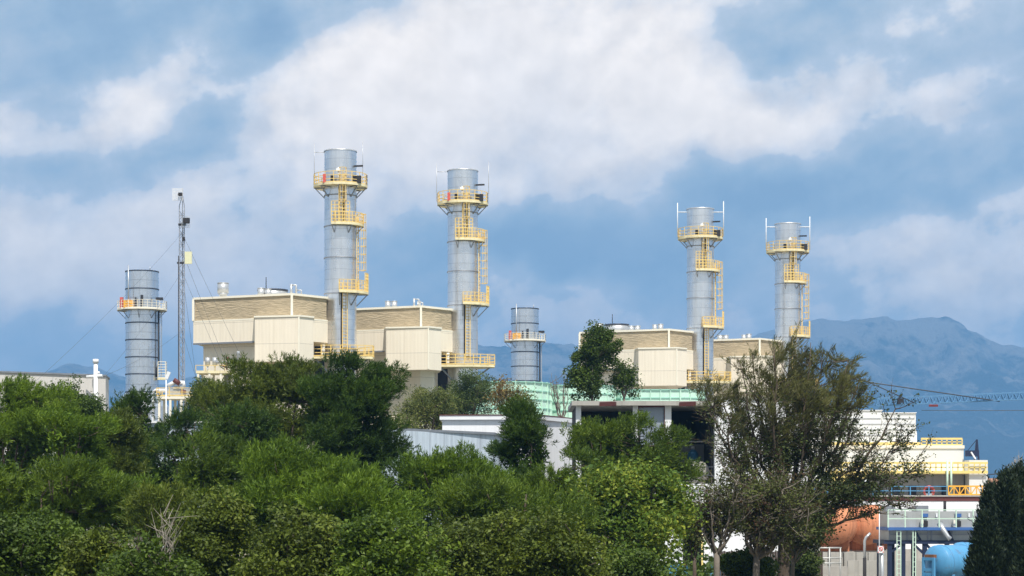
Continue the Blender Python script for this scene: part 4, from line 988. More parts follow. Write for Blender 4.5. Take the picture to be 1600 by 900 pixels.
# ================================================================== TREES
def leaf_mat(name, c0, c1, c2, trans=.2, sat=1.0):
    """three leaf colours mixed leaf by leaf and branch by branch"""
    m = bpy.data.materials.new(name); m.use_nodes = True; nt = m.node_tree; nt.nodes.clear(); N = NT(nt)
    out = N.n('ShaderNodeOutputMaterial'); d = N.n('ShaderNodeBsdfPrincipled'); t_ = N.n('ShaderNodeBsdfTranslucent'); mx = N.n('ShaderNodeMixShader')
    g = N.n('ShaderNodeNewGeometry'); tc_ = N.n('ShaderNodeTexCoord').outputs['Object']
    a = N.noise(tc_, .55, 3, .6); b = N.m('ADD', N.m('MULTIPLY', a, 1.5), N.m('MULTIPLY_ADD', g.outputs['Random Per Island'], .5, -.5))
    c = N.ramp(b, [(.25, c0), (.52, c1), (.80, c2)])
    N.L.new(c, d.inputs['Base Color']); d.inputs['Roughness'].default_value = .55; d.inputs['Specular IOR Level'].default_value = .25
    N.L.new(N.mix(.5, c, tuple(min(1, x*1.5) for x in c2)), t_.inputs['Color']); mx.inputs[0].default_value = trans
    N.L.new(d.outputs[0], mx.inputs[1]); N.L.new(t_.outputs[0], mx.inputs[2]); N.L.new(mx.outputs[0], out.inputs[0])
    return m
LM = dict(
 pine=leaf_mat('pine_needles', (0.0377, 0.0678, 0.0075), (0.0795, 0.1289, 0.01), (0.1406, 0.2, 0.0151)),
 pinebright=leaf_mat('fresh_pine_needles', (0.0496, 0.0928, 0.0072), (0.1, 0.1663, 0.0096), (0.1656, 0.244, 0.016)),  # brighter green needle palette for some of the pines
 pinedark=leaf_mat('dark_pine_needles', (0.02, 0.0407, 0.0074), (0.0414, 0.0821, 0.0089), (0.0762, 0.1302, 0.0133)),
 olive=leaf_mat('olive_foliage', (0.0469, 0.0665, 0.0083), (0.0892, 0.1217, 0.0129), (0.1481, 0.1807, 0.0196)),
 greyleaf=leaf_mat('grey_green_leaves', (0.036, 0.0567, 0.0135), (0.0729, 0.1062, 0.0216), (0.1314, 0.1728, 0.0396)),
 broad=leaf_mat('dark_broad_leaves', (0.0291, 0.052, 0.0068), (0.0597, 0.0986, 0.0099), (0.1025, 0.1545, 0.0153)),
 lime=leaf_mat('lime_leaves', (0.0475, 0.095, 0.0114), (0.114, 0.1852, 0.019), (0.2755, 0.3135, 0.038), .25),
 yellowish=leaf_mat('yellow_green_foliage', (0.06, 0.085, 0.018), (0.13, 0.155, 0.032), (0.22, 0.225, 0.055)),
 rusty=leaf_mat('rusty_green_leaves', (0.07, 0.085, 0.025), (0.16, 0.13, 0.035), (0.27, 0.15, 0.045)),
 brown=leaf_mat('brown_green_leaves', (0.075, 0.036, 0.02), (0.07, 0.085, 0.022), (0.125, 0.145, 0.03)),
 tamarisk=leaf_mat('feathery_sprays', (0.06, 0.06, 0.018), (0.108, 0.108, 0.03), (0.165, 0.165, 0.05), .25),
 tamgreen=leaf_mat('small_dark_leaves', (0.03, 0.042, 0.014), (0.062, 0.085, 0.022), (0.11, 0.135, 0.034), .25),
 cypress=leaf_mat('cypress_foliage', (0.01, 0.018, 0.01), (0.02, 0.034, 0.016), (0.038, 0.056, 0.024), .12),
)
BK = dict(grey=mat('grey_bark', (.19,.16,.13), .95, 0, .2, 3, bump=.02), brown=mat('brown_bark', (.10,.075,.055), .95, 0, .2, 3, bump=.02), pale=mat('pale_dead_wood', (.34,.30,.25), .9, 0, .15, 3))

def npmesh(name, V, quads, m, parent):
    me = bpy.data.meshes.new(name); k = quads.shape[1]; n = len(quads)
    me.vertices.add(len(V)); me.vertices.foreach_set('co', (V-np.array(wloc(parent))).astype(np.float32).ravel())
    me.loops.add(n*k); me.loops.foreach_set('vertex_index', quads.astype(np.int32).ravel())
    me.polygons.add(n); me.polygons.foreach_set('loop_start', np.arange(0, n*k, k, dtype=np.int32)); me.polygons.foreach_set('loop_total', np.full(n, k, dtype=np.int32))
    me.materials.append(m); me.update(); me.validate()
    o = bpy.data.objects.new(name, me); col.objects.link(o); o.parent = parent; return o
def nrm(a): return a/np.maximum(np.linalg.norm(a, axis=-1, keepdims=True), 1e-9)
def blades(rng, P, Dr, k, L, Wd, spread):
    """k slim pointed blades fanning out from every point"""
    n = len(P); P = np.repeat(P, k, 0); Dr = np.repeat(Dr, k, 0)
    d = nrm(Dr+spread*rng.normal(size=(n*k, 3))); s = nrm(np.cross(d, rng.normal(size=(n*k, 3))))
    l = L*rng.uniform(.6, 1.15, (n*k, 1)); w = Wd*rng.uniform(.7, 1.3, (n*k, 1))
    b = P+rng.normal(size=(n*k, 3))*L*.12; mid = b+d*l*.45
    V = np.stack([b, mid+s*w/2, b+d*l, mid-s*w/2], 1).reshape(-1, 3)
    return V
def leafq(rng, P, size, flat=.3, asp=.55):
    n = len(P); a = nrm(rng.normal(size=(n, 3))*np.array([1, 1, flat+.4])); up = nrm(rng.normal(size=(n, 3))+np.array([0, 0, .7]))
    s = nrm(np.cross(a, up)); l = size*rng.uniform(.6, 1.2, (n, 1))
    V = np.stack([P-a*l/2, P+s*l*asp/2, P+a*l/2, P-s*l*asp/2], 1).reshape(-1, 3); return V
def quadidx(V): return np.arange(len(V)).reshape(-1, 4)
def bez(p0, p1, p2, n=5):
    return [p0*(1-t)**2+p1*2*t*(1-t)+p2*t*t for t in [i/n for i in range(n+1)]]

def tree(name, label, px, ytop, hw, D, ybot, kind, seed, cat='tree', group=None, dens=1.0, lobes=6, lean=(.0, .0), base=None, trunk_r=None, squash=.85, clump=.6, shape=None, bark='brown', limbs=True, kr=None):
    """kind: (leaf style, leaf material). The crown fills the outline px +- hw, ytop..ybot at distance D; the trunk stands on the ground."""
    rng = np.random.default_rng(seed); style, lm = kind
    x, zt, zb = X(px, D), Z(ytop, D), Z(ybot, D); rx = hw*D/F; rz = (zt-zb)/2; cz = (zt+zb)/2; ry = rx*squash
    bx = X(base, D) if base is not None else x-lean[0]*rx
    root = thing(name, (bx, D, 0), label, cat, group)
    C0 = np.array([x, D, cz]); R0 = np.array([rx, ry, rz])
    lb = [(C0, R0*.80)]
    if shape: lb = [(np.array([X(a, D)+0*b, D+c, Z(b, D)]), np.array([e*D/F, e*D/F*squash, f*D/F])) for a, b, c, e, f in shape]
    else:
        for i in range(lobes):
            a = rng.uniform(0, 2*math.pi); e = rng.uniform(-.35, 1.0); q = np.array([math.cos(a)*math.sqrt(1-min(.99, e*e)), math.sin(a)*math.sqrt(1-min(.99, e*e)), e])
            s = rng.uniform(.30, .48); lb.append((C0+q*R0*(1-s)*1.02, R0*s))
    vol = np.array([np.prod(r)**(2/3) for c, r in lb]); 
    area = sum(4*math.pi*v for v in vol); nc = int(max(8, area/(clump**2)*(.60 if style == 'needle' else .60)*dens))
    which = rng.choice(len(lb), nc, p=vol/vol.sum()); q = nrm(rng.normal(size=(nc, 3))); q[:, 2] = np.abs(q[:, 2])*np.where(rng.uniform(size=nc) < .72, 1, -.8)
    cc = np.array([lb[w][0] for w in which])+q*np.array([lb[w][1] for w in which])*(1-rng.uniform(0, 1, (nc, 1))**1.6*.55)
    if style == 'needle':                  # boughs end in flat pads of foliage with shade between them
        npd = max(10, int(nc/9)); pc = cc[rng.choice(nc, npd, replace=False)]; pr = rng.uniform(.75, 1.35, npd)*(.30+.17*min(rx, 5))
        wi = rng.integers(0, npd, nc); q2 = nrm(rng.normal(size=(nc, 3)))*rng.uniform(.2, 1, (nc, 1))**.5; q2[:, 2] = np.abs(q2[:, 2])*.62-.12
        out_ = nrm(pc[wi]-C0); cc = pc[wi]+q2*pr[wi][:, None]+out_*(q2[:, :1]*.0)+np.array([0, 0, 1.0])*(np.sum(q2[:, :2]*out_[:, :2], 1)*pr[wi]*.28)[:, None]
        cc[:, 0] += lean[0]*q2[:, 2]*pr[wi]*.8
    else: cc += rng.normal(size=(nc, 3))*clump*.25
    cr = clump*rng.uniform(.55, 1.25, nc)
    wind = np.array([lean[0], 0, .55+lean[1]])
    outw = nrm(cc-C0)
    Vs = []
    if style == 'needle':
        per = int(9*dens**.3); k = 26
        P = np.repeat(cc, per, 0); rr = np.repeat(cr, per)[:, None]; ow = np.repeat(outw, per, 0)
        q = nrm(rng.normal(size=P.shape)+ow*.6+wind*.5); P = P+q*rr*rng.uniform(.55, 1.0, (len(P), 1))*np.array([1, 1, .75])
        P = np.repeat(P, 3, 0)+np.repeat(nrm(q*.7+wind*.8), 3, 0)*np.tile(np.array([0, .13, .26]), len(P))[:, None]
        Vs.append(blades(rng, P, np.repeat(nrm(q*.7+wind*.9), 3, 0), k//3, .22, .030, .50))
    elif style == 'spray':
        per = 46; P = np.repeat(cc, per, 0); rr = np.repeat(cr, per)[:, None]
        q = nrm(rng.normal(size=P.shape)+np.array([0, 0, .3])); P = P+q*rr*rng.uniform(.2, 1.0, (len(P), 1))
        Vs.append(blades(rng, P, nrm(q*.5+wind+nrm(P-C0)*.5), 5, .42, .022, .25))
    elif style == 'leaf':
        per = int(150*dens**.3); P = np.repeat(cc, per, 0); rr = np.repeat(cr, per)[:, None]
        q = nrm(rng.normal(size=P.shape)); P = P+q*rr*rng.uniform(.3, 1.0, (len(P), 1))**.6*np.array([1, 1, .8])
        Vs.append(leafq(rng, P, kr or .15))
    elif style == 'thin':
        per = int(60); P = np.repeat(cc, per, 0); rr = np.repeat(cr, per)[:, None]
        P = P+rng.normal(size=P.shape)*rr*.5; Vs.append(leafq(rng, P, kr or .13))
    nco = int(nc*24); w_ = rng.choice(len(lb), nco, p=vol/vol.sum()); qq = nrm(rng.normal(size=(nco, 3)))*rng.uniform(0, .60 if style == 'needle' else .8, (nco, 1))**.7
    if style != 'thin':
        Pc = np.array([lb[w][0] for w in w_])+qq*np.array([lb[w][1] for w in w_]); Vs.append(leafq(rng, Pc, .22, asp=.5))
    V = np.concatenate(Vs)
    V[:, 2] = np.maximum(V[:, 2], .05)
    npmesh('crown', V, quadidx(V), LM[lm], root)
    # trunk and limbs
    tr = trunk_r or max(.09, rx*.065); g = MB(); tv = lambda a: Vector(a.tolist())
    foot = Vector((bx, D, -.15)); fork = Vector((bx+(x-bx)*.45, D, max(1.2, zb+(zt-zb)*.18)))
    pts = bez(foot, Vector((bx, D, fork.z*.6)), fork, 5); g.tube(pts, [tr*1.35]+[tr*(1.1-.3*i/5) for i in range(5)], 10)
    if limbs:
        nl = 7; anch = []
        for i in range(nl):
            a = 2*math.pi*i/nl+rng.uniform(-.3, .3); e = rng.uniform(.15, .75) if i else .95
            p = Vector((x+rx*.5*math.cos(a)*(1-.4*e), D+ry*.5*math.sin(a)*(1-.4*e), fork.z+(zt-fork.z)*(.25+.5*e)))
            c = fork.lerp(p, .5)+Vector((math.cos(a)*rx*.12, math.sin(a)*ry*.12, -.08*rz)); bb = bez(fork, c, p, 6)
            g.tube(bb, [tr*(.62-.42*j/6) for j in range(7)], 7); anch.append(bb)
        ap = np.array([[tuple(v) for v in bb[3:]] for bb in anch]).reshape(-1, 3)
        sel = rng.permutation(nc)[:min(nc, 90)]
        for i in sel:
            d2 = np.linalg.norm(ap-cc[i], axis=1)+np.maximum(0, ap[:, 2]-cc[i][2])*1.5; s = tv(ap[np.argmin(d2)]); e = tv(cc[i]); c = s.lerp(e, .5)+Vector((0, 0, -.12*(e-s).length))
            g.tube(bez(s, c, e, 3), [tr*.2, tr*.16, tr*.11, .012], 5)
    g.build('trunk', BK[bark], root)
    return root

def open_tree(name, label, px, ytop, hw, D, ybot, base, fork_y, lm, seed, n_anchor=9, n_twig=160, tr=.22, leaf=('spray', 40), sparse=1.0, cat='tree', bark='brown', extra=None, squash=.8, leaf2=None, trunks=1, group=None, flat_bottom=.2, twr=.022):
    """a tree whose boughs show: trunk, boughs, twigs that all carry their own leaves"""
    rng = np.random.default_rng(seed); x, zt, zb = X(px, D), Z(ytop, D), Z(ybot, D); rx = hw*D/F; ry = rx*squash; rz = (zt-zb)/2; cz = (zt+zb)/2
    bx = X(base, D); root = thing(name, (bx, D, 0), label, cat, group)
    g = MB(); fz = Z(fork_y, D); P = []; Dd = []; P2 = []
    fork = Vector((bx+(x-bx)*.12, D, fz)); foot = Vector((bx, D, -.15))
    g.tube(bez(foot, Vector((bx, D, fz*.5)), fork, 5), [tr*1.4, tr*1.15, tr*1.05, tr, tr, tr*.95], 10)
    for i in range(n_anchor):
        a = 2*math.pi*(i+rng.uniform(-.25, .25))/n_anchor; e = rng.uniform(0, 1)**.8
        h = cz+rz*(-.25+1.05*e)*.72; rad = .62*math.sqrt(max(.1, 1-(max(0, (h-cz)/rz))**2))
        p = Vector((x+rx*rad*math.cos(a), D+ry*rad*math.sin(a), h)); s = fork+Vector((0, 0, -rng.uniform(0, .3)*min(1.2, fz*.3)))
        c = s.lerp(p, .45)+Vector((math.cos(a)*rx*.16, math.sin(a)*ry*.16, -.16*rz)); bb = bez(s, c, p, 9)
        bb = [v+Vector(rng.normal(size=3).tolist())*.05*(j > 1) for j, v in enumerate(bb)]
        g.tube(bb, [tr*(.50-.42*j/9) for j in range(10)], 7)
        for k in range(int(n_twig/n_anchor)):
            j = rng.integers(3, 10); s2 = bb[j]
            q = nrm(rng.normal(size=3)); q[2] = abs(q[2])*(1 if rng.uniform() > flat_bottom else -.9)
            tgt = np.array([x, D, cz])+q*np.array([rx, ry, rz])*rng.uniform(.38, 1.12)
            e2 = Vector(tgt.tolist());
            if (e2-s2).length > rx*.95: e2 = s2+(e2-s2).normalized()*rx*rng.uniform(.5, .85)
            c2 = s2.lerp(e2, .5)+Vector((0, 0, -.12*(e2-s2).length))+Vector(rng.normal(size=3).tolist())*.1
            tw = bez(s2, c2, e2, 5); g.tube(tw, [twr*t_ for t_ in (1, .85, .7, .55, .4, .2)], 4)
            L_ = (e2-s2).length
            for m_ in range(max(2, int(L_*2.2))):
                t = rng.uniform(.3, 1); b0 = tw[min(4, int(t*5))].lerp(tw[min(5, int(t*5)+1)], (t*5) % 1)
                dr = ((e2-s2).normalized()*.6+Vector(rng.normal(size=3).tolist())*.45+Vector((0, 0, .35))).normalized(); ln = rng.uniform(.3, .8)
                g.tube([b0, b0+dr*ln], [.009, .004], 3, False)
                if rng.uniform() < sparse:
                    nl = leaf[1]
                    for tt in rng.uniform(.1, 1.05, nl): P.append(tuple(b0+dr*ln*tt)); Dd.append(tuple(dr))
                elif leaf2 and rng.uniform() < .6:
                    for tt in rng.uniform(.1, 1.05, 10): P2.append(tuple(b0+dr*ln*tt))
    if P:
        P = np.array(P); Dd = np.array(Dd)
        if leaf[0] == 'spray':
            P = P+rng.normal(size=P.shape)*.06; V = blades(rng, P, Dd+np.array([.25, 0, .3]), 2, .26, .034, .35)
        else:
            P = P+rng.normal(size=P.shape)*.09; V = leafq(rng, P, leaf[2])
        npmesh('crown', V, quadidx(V), LM[lm], root)
    if leaf2 and P2:
        P2 = np.array(P2)+rng.normal(size=(len(P2), 3))*.08; V = leafq(rng, P2, .12); npmesh('small_leaves', V, quadidx(V), LM[leaf2], root)
    g.build('trunk', BK[bark], root)
    return root

PG = 'pines of the foreground belt'; SG = 'bushy trees low in the foreground'
N_ = ('needle', 'pine'); NL = ('needle', 'pinebright'); ND = ('needle', 'pinedark')
# name, label, px, ytop, half width, D, ybot, kind, seed, options
TREES = [
 ('pine_tree','fresh green wind swept pine at the left edge, taller than its neighbours',38,588,78,88,800,NL,1,dict(group=PG,lean=(.45,.1),lobes=8)),
 ('pine_tree','fresh green pine leaning right in front of the round dark tree by the warehouse',116,627,62,80,800,NL,2,dict(group=PG,lean=(.5,.1),lobes=6)),
 ('broadleaf_tree','round dark green tree in front of the beige warehouse',103,586,60,118,720,('leaf','broad'),3,dict(lobes=7)),
 ('pine_tree','yellow green pine with a loose top below the left short chimney',172,643,48,86,800,('needle','olive'),4,dict(group=PG,lean=(.3,.1))),
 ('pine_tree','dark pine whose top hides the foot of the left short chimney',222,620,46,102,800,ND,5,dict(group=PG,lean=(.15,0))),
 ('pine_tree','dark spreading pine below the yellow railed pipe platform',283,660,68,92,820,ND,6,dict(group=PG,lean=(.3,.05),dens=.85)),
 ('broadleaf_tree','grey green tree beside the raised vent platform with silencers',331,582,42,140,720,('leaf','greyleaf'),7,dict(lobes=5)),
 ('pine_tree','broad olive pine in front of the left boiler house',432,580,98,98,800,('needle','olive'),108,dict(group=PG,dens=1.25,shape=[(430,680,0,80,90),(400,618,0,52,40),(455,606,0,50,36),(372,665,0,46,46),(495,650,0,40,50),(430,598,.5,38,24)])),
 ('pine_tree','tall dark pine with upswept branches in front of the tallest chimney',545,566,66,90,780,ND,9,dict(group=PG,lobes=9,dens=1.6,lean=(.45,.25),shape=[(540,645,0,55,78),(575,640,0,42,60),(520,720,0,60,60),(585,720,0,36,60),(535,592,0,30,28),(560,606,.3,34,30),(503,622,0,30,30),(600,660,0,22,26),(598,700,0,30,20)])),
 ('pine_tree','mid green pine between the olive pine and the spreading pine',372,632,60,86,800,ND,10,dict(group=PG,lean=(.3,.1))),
 ('pine_tree','dark green pine left of centre below the blue shed roof',330,672,55,78,840,N_,11,dict(group=PG,lean=(.35,.1))),
 ('pine_tree','shaded pine low at the left edge',12,705,62,68,860,N_,12,dict(group=PG,lean=(.35,.1))),
 ('pine_tree','deep green pine in the second row below the leaning pine',95,722,80,66,880,N_,13,dict(group=PG,lean=(.3,.1))),
 ('pine_tree','bright pine in the second row beneath the yellow green pine',190,735,65,70,880,NL,14,dict(group=PG,lean=(.3,.1))),
 ('pine_tree','wide bright pine in front of the tall dark pine',455,708,125,72,880,NL,15,dict(group=PG,lobes=10,lean=(.2,.1))),
 ('pine_tree','bright green pine right of the wide bright pine',575,742,85,66,900,NL,16,dict(group=PG,lobes=7,lean=(.25,.1))),
 ('pine_tree','olive pine low on the left of the dead branches',262,770,62,62,920,('needle','olive'),17,dict(group=PG,dens=.9)),
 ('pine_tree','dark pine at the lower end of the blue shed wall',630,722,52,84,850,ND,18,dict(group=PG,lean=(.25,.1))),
 ('pine_tree','bright pine below the blue corrugated shed',715,708,78,78,860,NL,19,dict(group=PG,lobes=8,lean=(.2,.15))),
 ('conifer_tree','dark pointed conifer in front of the white workshop',822,636,44,84,820,('needle','pinedark'),20,dict(shape=[(822,740,0,40,56),(818,690,0,24,36),(816,655,0,12,22),(798,712,0,24,36),(842,712,0,22,34)],clump=.42)),
 ('pine_tree','green pine between the pointed conifer and the garage pine',875,702,48,80,840,N_,21,dict(group=PG)),
 ('pine_tree','feathery pine hiding the left bays of the garage block',975,657,80,90,830,N_,22,dict(group=PG,lobes=7,lean=(.45,.2),shape=[(970,732,0,75,58),(955,708,0,38,32),(1030,732,0,50,50),(920,712,0,26,34),(1000,708,0,34,30),(958,690,.2,28,20),(1045,715,0,30,30)])),
 ('pine_tree','wide mid green pine right of centre in the second row',790,735,105,68,900,N_,23,dict(group=PG,lobes=9)),
 ('broadleaf_tree','bright lime green tree with yellow leaves left of the garage foot',985,738,92,76,905,('thin','lime'),24,dict(kr=.19,clump=.62,dens=3.2,bark='grey',base=975,shape=[(960,775,0,48,38),(1015,765,.6,44,34),(930,810,0,34,42),(990,830,-.4,52,44),(1045,815,.8,38,40),(1060,780,1.0,22,26),(985,870,-.5,48,28),(925,765,.5,24,24)])),
 ('round_tree','round yellow green tree in front of the second boiler house',670,598,55,158,715,('leaf','yellowish'),25,dict(lobes=6,clump=.8,squash=.9)),
 ('broadleaf_tree','dark grey green tree at the foot of the second tallest chimney',733,573,48,172,690,('leaf','greyleaf'),26,dict(lobes=6,clump=.8)),
 ('young_tree','slender tree with rusty autumn leaves left of the green cooling tower',792,590,30,160,660,('thin','rusty'),27,dict(lobes=4,clump=.7,kr=.2,dens=1.2)),
 ('young_tree','small pale olive tree right of the rusty leaved tree',823,612,14,150,660,('thin','olive'),28,dict(lobes=3,clump=.55,kr=.17)),
 ('slender_tree','tall leafy slender tree rising above the garage roof',925,512,34,140,640,('leaf','broad'),29,dict(shape=[(938,535,0,26,26),(920,565,0,24,34),(915,605,0,24,34),(950,560,0,18,20),(905,590,0,14,24)],clump=.6,kr=.19,bark='grey')),
 ('slender_tree','thin sparse tree with leafy tips right of the tall slender tree',975,545,24,141,640,('thin','broad'),30,dict(shape=[(990,560,0,5,18),(972,585,0,16,14),(978,607,0,18,14),(962,600,0,14,16),(985,590,0,9,10)],clump=.5,kr=.18,dens=1.4,bark='grey')),
 ('olive_bush','dusty olive bush low beside the round yellow green tree',628,640,26,130,690,('thin','yellowish'),31,dict(lobes=3,clump=.6,kr=.15)),
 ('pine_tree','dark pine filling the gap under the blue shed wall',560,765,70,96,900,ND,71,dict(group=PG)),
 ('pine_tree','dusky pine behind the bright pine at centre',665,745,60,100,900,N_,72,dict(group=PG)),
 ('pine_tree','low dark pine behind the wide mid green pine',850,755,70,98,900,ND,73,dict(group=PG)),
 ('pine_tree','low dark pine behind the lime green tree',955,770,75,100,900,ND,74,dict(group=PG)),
 ('pine_tree','dark pine behind the bright second row pines at left',150,700,80,104,880,ND,75,dict(group=PG)),
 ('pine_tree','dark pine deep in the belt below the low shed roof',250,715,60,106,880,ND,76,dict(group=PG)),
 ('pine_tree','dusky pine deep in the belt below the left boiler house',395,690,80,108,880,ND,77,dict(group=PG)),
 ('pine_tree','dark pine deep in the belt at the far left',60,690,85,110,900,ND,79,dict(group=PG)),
 ('bushy_tree','soft green bushy tree low at the far left corner',45,800,95,50,960,('leaf','broad'),32,dict(group=SG,lobes=8,clump=.5,kr=.13)),
 ('bushy_tree','lit green bush in front of the second row pines at left',150,812,52,48,960,('leaf','olive'),33,dict(group=SG,lobes=6,clump=.42,kr=.12)),
 ('bushy_tree','grey green bushy tree right of the dead branches',335,775,80,54,960,('leaf','olive'),34,dict(group=SG,lobes=9,clump=.5,kr=.13)),
 ('bushy_tree','olive bushy tree under the wide bright pine',470,800,110,52,980,('leaf','olive'),35,dict(group=SG,lobes=10,clump=.5,kr=.13)),
 ('bushy_tree','greener bushy tree at the bottom centre',620,806,95,50,980,('leaf','pine'),36,dict(group=SG,lobes=9,clump=.5,kr=.13)),
 ('bushy_tree','soft mid green bushy tree right of the bottom centre',745,792,100,56,980,('leaf','olive'),37,dict(group=SG,lobes=9,clump=.5,kr=.13)),
 ('bushy_tree','yellow tinged bushy tree below the lime green tree',880,806,80,54,980,('leaf','olive'),38,dict(group=SG,lobes=8,clump=.5,kr=.13)),
 ('bushy_tree','shaded bushy tree between the left corner bushes',240,846,70,46,980,('leaf','broad'),39,dict(group=SG,lobes=7,clump=.45,kr=.12)),
 ('bushy_tree','dark bush under the trunk of the lime green tree',975,856,62,60,980,('leaf','broad'),40,dict(group=SG,lobes=6,clump=.45,kr=.13)),
 ('bushy_tree','dusky bush behind the fence at the foot of the thin grey trunk',1250,848,36,96,940,('leaf','greyleaf'),78,dict(lobes=5,clump=.4,kr=.15)),
 ('bushy_tree','dark evergreen bush between the two brownish trunks',1172,858,46,84,930,('leaf','broad'),41,dict(lobes=5,clump=.4,kr=.15)),
 ('round_tree','small fresh green tree behind the cypresses at the right edge',1612,775,26,96,880,('leaf','pinebright'),42,dict(lobes=3,kr=.16)),
]
for (nm, lab, px, yt, hw, D, yb, kind, seed, o) in TREES: tree(nm, lab, px, yt, hw, D, yb, kind, seed, **o)

def spreading_tree():
    """the big tamarisk-like tree: boughs fan out from a low fork, feathery on top, small dark leaves below and to the right"""
    rng = np.random.default_rng(51); D = 86.0; bx = X(1226, D)
    root = thing('big_sparse_tree', (bx, D, 0), 'big wide spreading tree with feathery brown green sprays in front of the turbine hall', 'tree')
    x_ = lambda p: X(p, D); z_ = lambda p: Z(p, D); g = MB(); fork = Vector((bx, D, z_(800))); tr = .24
    g.tube(bez(Vector((bx, D, -.15)), Vector((bx-.1, D, 1.8)), fork, 6), [.36, .31, .28, .26, .25, .24, .23], 12)
    # boughs: end point (column, row, depth offset), sag
    ends = [(1112,640,-.4),(1125,590,.8),(1150,560,-.6),(1180,552,.9),(1205,545,-.9),(1235,540,.3),(1265,536,-.3),(1290,548,.9),(1320,565,-.8),(1345,590,.2),(1355,625,.9),
            (1395,640,-.6),(1405,690,.4),(1350,700,-1.0),(1140,700,.9),(1120,670,-1.2),(1270,600,1.6),(1200,610,-1.6),(1310,660,1.4),(1240,580,1.9),(1165,630,1.7),(1375,740,-.5),(1392,788,-.5),(1420,735,.2),(1300,620,-1.7),(1255,640,-1.9),(1220,650,2.0)]
    P = []; Dd = []; P2 = []
    for (px, py, dy) in ends:
        e = Vector((x_(px), D+dy, z_(py))); s = fork+Vector((0, 0, -rng.uniform(0, .9)))
        sx = (e.x-s.x); c = Vector((s.x+sx*.62, s.y+dy*.5, s.z+(e.z-s.z)*.30)); bb = bez(s, c, e, 12)
        bb = [v+Vector(rng.normal(size=3).tolist())*.06*(0 < k < 12) for k, v in enumerate(bb)]
        r0 = rng.uniform(.09, .15); g.tube(bb, [r0*(1-.86*k/12) for k in range(13)], 7)
        for k in range(23):
            j = int(rng.integers(5, 13)); s2 = bb[j]; up_ = (e-s).normalized()
            d = (up_*.5+Vector((rng.normal()*.62, rng.normal()*.6, rng.normal()*.45+.22))).normalized(); L_ = rng.uniform(.6, 1.5)*(1 if j > 5 else .8)
            e2 = s2+d*L_+Vector((0, 0, .1)); tw = bez(s2, s2+d*L_*.5+Vector((0, 0, -.1)), e2, 4)
            if e2.z > z_(530+((e2.x-x_(1240))/(x_(1390)-x_(1240)))**2*70): continue
            g.tube(tw, [.024, .02, .016, .011, .006], 4, False)
            hgt = (e2.z-z_(760))/(z_(560)-z_(760)); feather = rng.uniform() < min(.95, max(.04, (hgt-.35)*2.0)) and e2.x < x_(1345)
            for m_ in range(int(4+L_*5)):
                t = rng.uniform(.15, 1); b0 = tw[min(3, int(t*4))].lerp(tw[min(4, int(t*4)+1)], (t*4) % 1)
                dr = (d*.7+Vector(rng.normal(size=3).tolist())*.42+Vector((.32, 0, .30))).normalized(); ln = rng.uniform(.25, .75)
                g.tube([b0, b0+dr*ln], [.008, .004], 3, False)
                if feather:
                    for tt in rng.uniform(.05, 1.1, 8): P.append(tuple(b0+dr*ln*tt)); Dd.append(tuple(dr))
                elif rng.uniform() < .5:
                    for tt in rng.uniform(.1, 1.1, 9): P2.append(tuple(b0+dr*ln*tt))
    P = np.array(P); Dd = np.array(Dd); P = P+rng.normal(size=P.shape)*.05
    V = blades(rng, P, Dd+np.array([.2, 0, .25]), 3, .27, .026, .30); npmesh('crown', V, quadidx(V), LM['tamarisk'], root)
    P2 = np.array(P2); P2 = P2+rng.normal(size=P2.shape)*.07; V = leafq(rng, P2, .135); npmesh('lower_leaves', V, quadidx(V), LM['tamgreen'], root)
    # dense green mass round the fork
    C = []
    for (px, py, hx_, hy_) in ((1225,790,60,40),(1180,810,45,30),(1285,762,50,30),(1215,715,26,30),(1255,690,20,20),(1335,768,50,16),(1150,780,30,26),(1265,820,40,30)):
        n = int(hx_*hy_*1.15); q = nrm(rng.normal(size=(n, 3)))*rng.uniform(.1, 1, (n, 1))**.5
        cl = np.array([x_(px), D-.6, z_(py)])+q*np.array([hx_*D/F, .9, hy_*D/F]); C.append(cl+rng.normal(size=cl.shape)*.12)
    C = np.concatenate(C); V = leafq(rng, C, .14); npmesh('bough_leaves', V, quadidx(V), LM['tamgreen'], root)
    g.build('trunk', BK['brown'], root)
spreading_tree()
open_tree('slim_tree', 'brownish leaved tree with a pale trunk at the foot of the white side wall', 1128, 700, 58, 80, 872, 1119, 862, 'brown', 52, 9, 150, .12, ('leaf', 22, .13), .9, bark='grey')
open_tree('slim_tree', 'brown green tree with a short pale trunk right of the evergreen bush', 1212, 722, 88, 82, 878, 1179, 862, 'brown', 53, 12, 380, .14, ('leaf', 24, .13), .95, bark='grey')
open_tree('slim_tree', 'thin brownish tree with a dark leaning trunk below the open garage bay', 1078, 758, 28, 84, 890, 1086, 872, 'brown', 54, 6, 90, .08, ('leaf', 22, .13), .9)
open_tree('slim_tree', 'leafy low tree with a thin grey trunk left of the orange tanks', 1264, 750, 48, 88, 884, 1236, 872, 'tamgreen', 55, 8, 330, .09, ('leaf', 20, .14), .9, bark='grey')
open_tree('bare_tree', 'bare leafless tree in front of the green cooling towers', 872, 560, 24, 150, 650, 878, 652, 'brown', 56, 7, 40, .11, ('leaf', 0, .1), 0.0, bark='grey', twr=.03)
open_tree('bare_shrub', 'dead pale branches poking out of the pines at lower left', 266, 772, 26, 46, 872, 246, 885, 'brown', 57, 5, 18, .028, ('leaf', 0, .1), 0.0, bark='pale', twr=.008)
open_tree('bare_sapling', 'bare pale sapling tip above the cypresses at the right edge', 1590, 690, 14, 110, 760, 1592, 765, 'brown', 58, 5, 26, .07, ('leaf', 3, .1), .4, bark='pale')

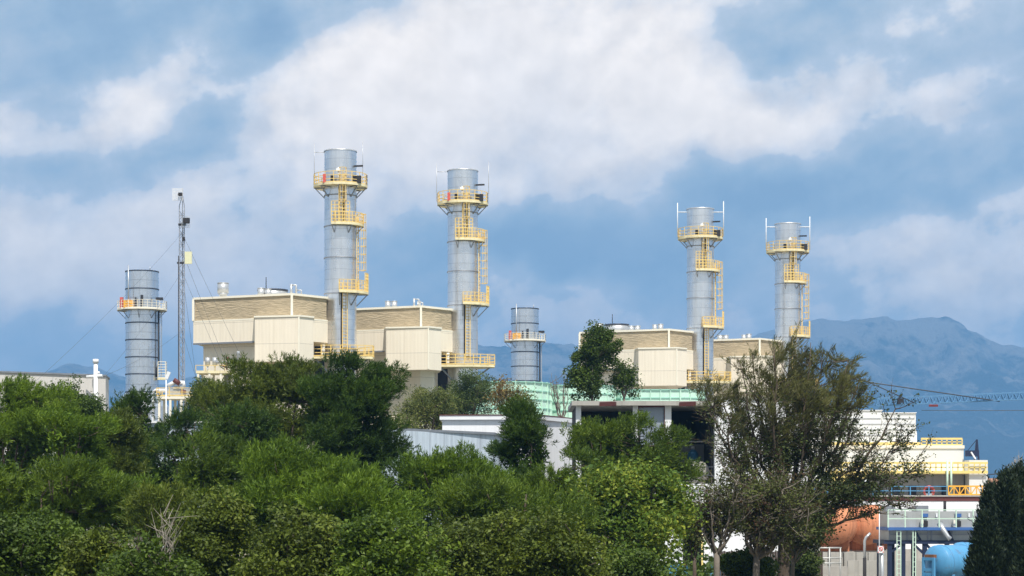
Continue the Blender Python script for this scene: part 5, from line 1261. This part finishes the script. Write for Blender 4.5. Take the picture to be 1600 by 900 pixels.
def cypress(label, px, ytop, hw, D, seed):
    rng = np.random.default_rng(seed); x, zt = X(px, D), Z(ytop+22, D); r = hw*.86*D/F; root = thing('cypress_tree', (x, D, 0), label, 'tree', 'dark cypresses at the right edge')
    n = 1500; h = rng.uniform(0, 1, n)**.9; z = .3+(zt-.3)*h; rad = r*np.clip((1-h)*1.9, 0, 1)**.8*(.85+.15*np.sin(z*2.3+seed))
    a = rng.uniform(0, 2*math.pi, n); C = np.stack([x+np.cos(a)*rad*.85, D+np.sin(a)*rad*.85, z], 1)
    P = np.repeat(C, 26, 0); P = P+rng.normal(size=P.shape)*np.array([.13, .13, .24]); ow = nrm(P-np.array([x, D, 0])*1.0); ow = np.stack([np.cos(np.repeat(a, 26)), np.sin(np.repeat(a, 26)), np.full(len(P), 1.6)], 1)
    V = blades(rng, P, nrm(ow), 2, .22, .05, .3); npmesh('crown', V, quadidx(V), LM['cypress'], root)
    g = MB(); g.tube([(x, D, -.1), (x, D, zt*.9)], [.16, .04], 8); g.build('trunk', BK['brown'], root)
cypress('dark cypress with a pointed top, left one beside the light blue tank', 1548, 752, 22, 84, 61)
cypress('tallest dark cypress in the middle of the group at the right edge', 1573, 733, 27, 80, 62)
cypress('dark cypress with a narrow top right of the tallest cypress', 1592, 726, 20, 83, 63)
cypress('short bulging dark cypress in front, nearest to the light blue tank', 1540, 800, 30, 76, 64)
cypress('dark cypress cut by the right edge of the view', 1618, 762, 34, 74, 65)
# undergrowth behind and under the trees
def undergrowth():
    rng = np.random.default_rng(77); n = 80000
    y = rng.uniform(38, 118, n); x = (rng.uniform(-.28, .10, n)-.0)*y; zz = rng.uniform(0, 1, n)**1.2*(1.2+.6*np.sin(x*.7)*np.cos(y*.5)+2.6*np.clip((y-88)/25, 0, 1))
    P = np.stack([x, y, zz], 1); V = leafq(rng, P, .42)
    root = bpy.data.objects.new('undergrowth', None); col.objects.link(root)
    o = npmesh('undergrowth', V, quadidx(V), LM['broad'], root); o.parent = None; bpy.data.objects.remove(root)
    o.name = 'undergrowth'; o['kind'] = 'stuff'; o['label'] = 'dense dark green undergrowth beneath the foreground trees'; o['category'] = 'undergrowth'
undergrowth()
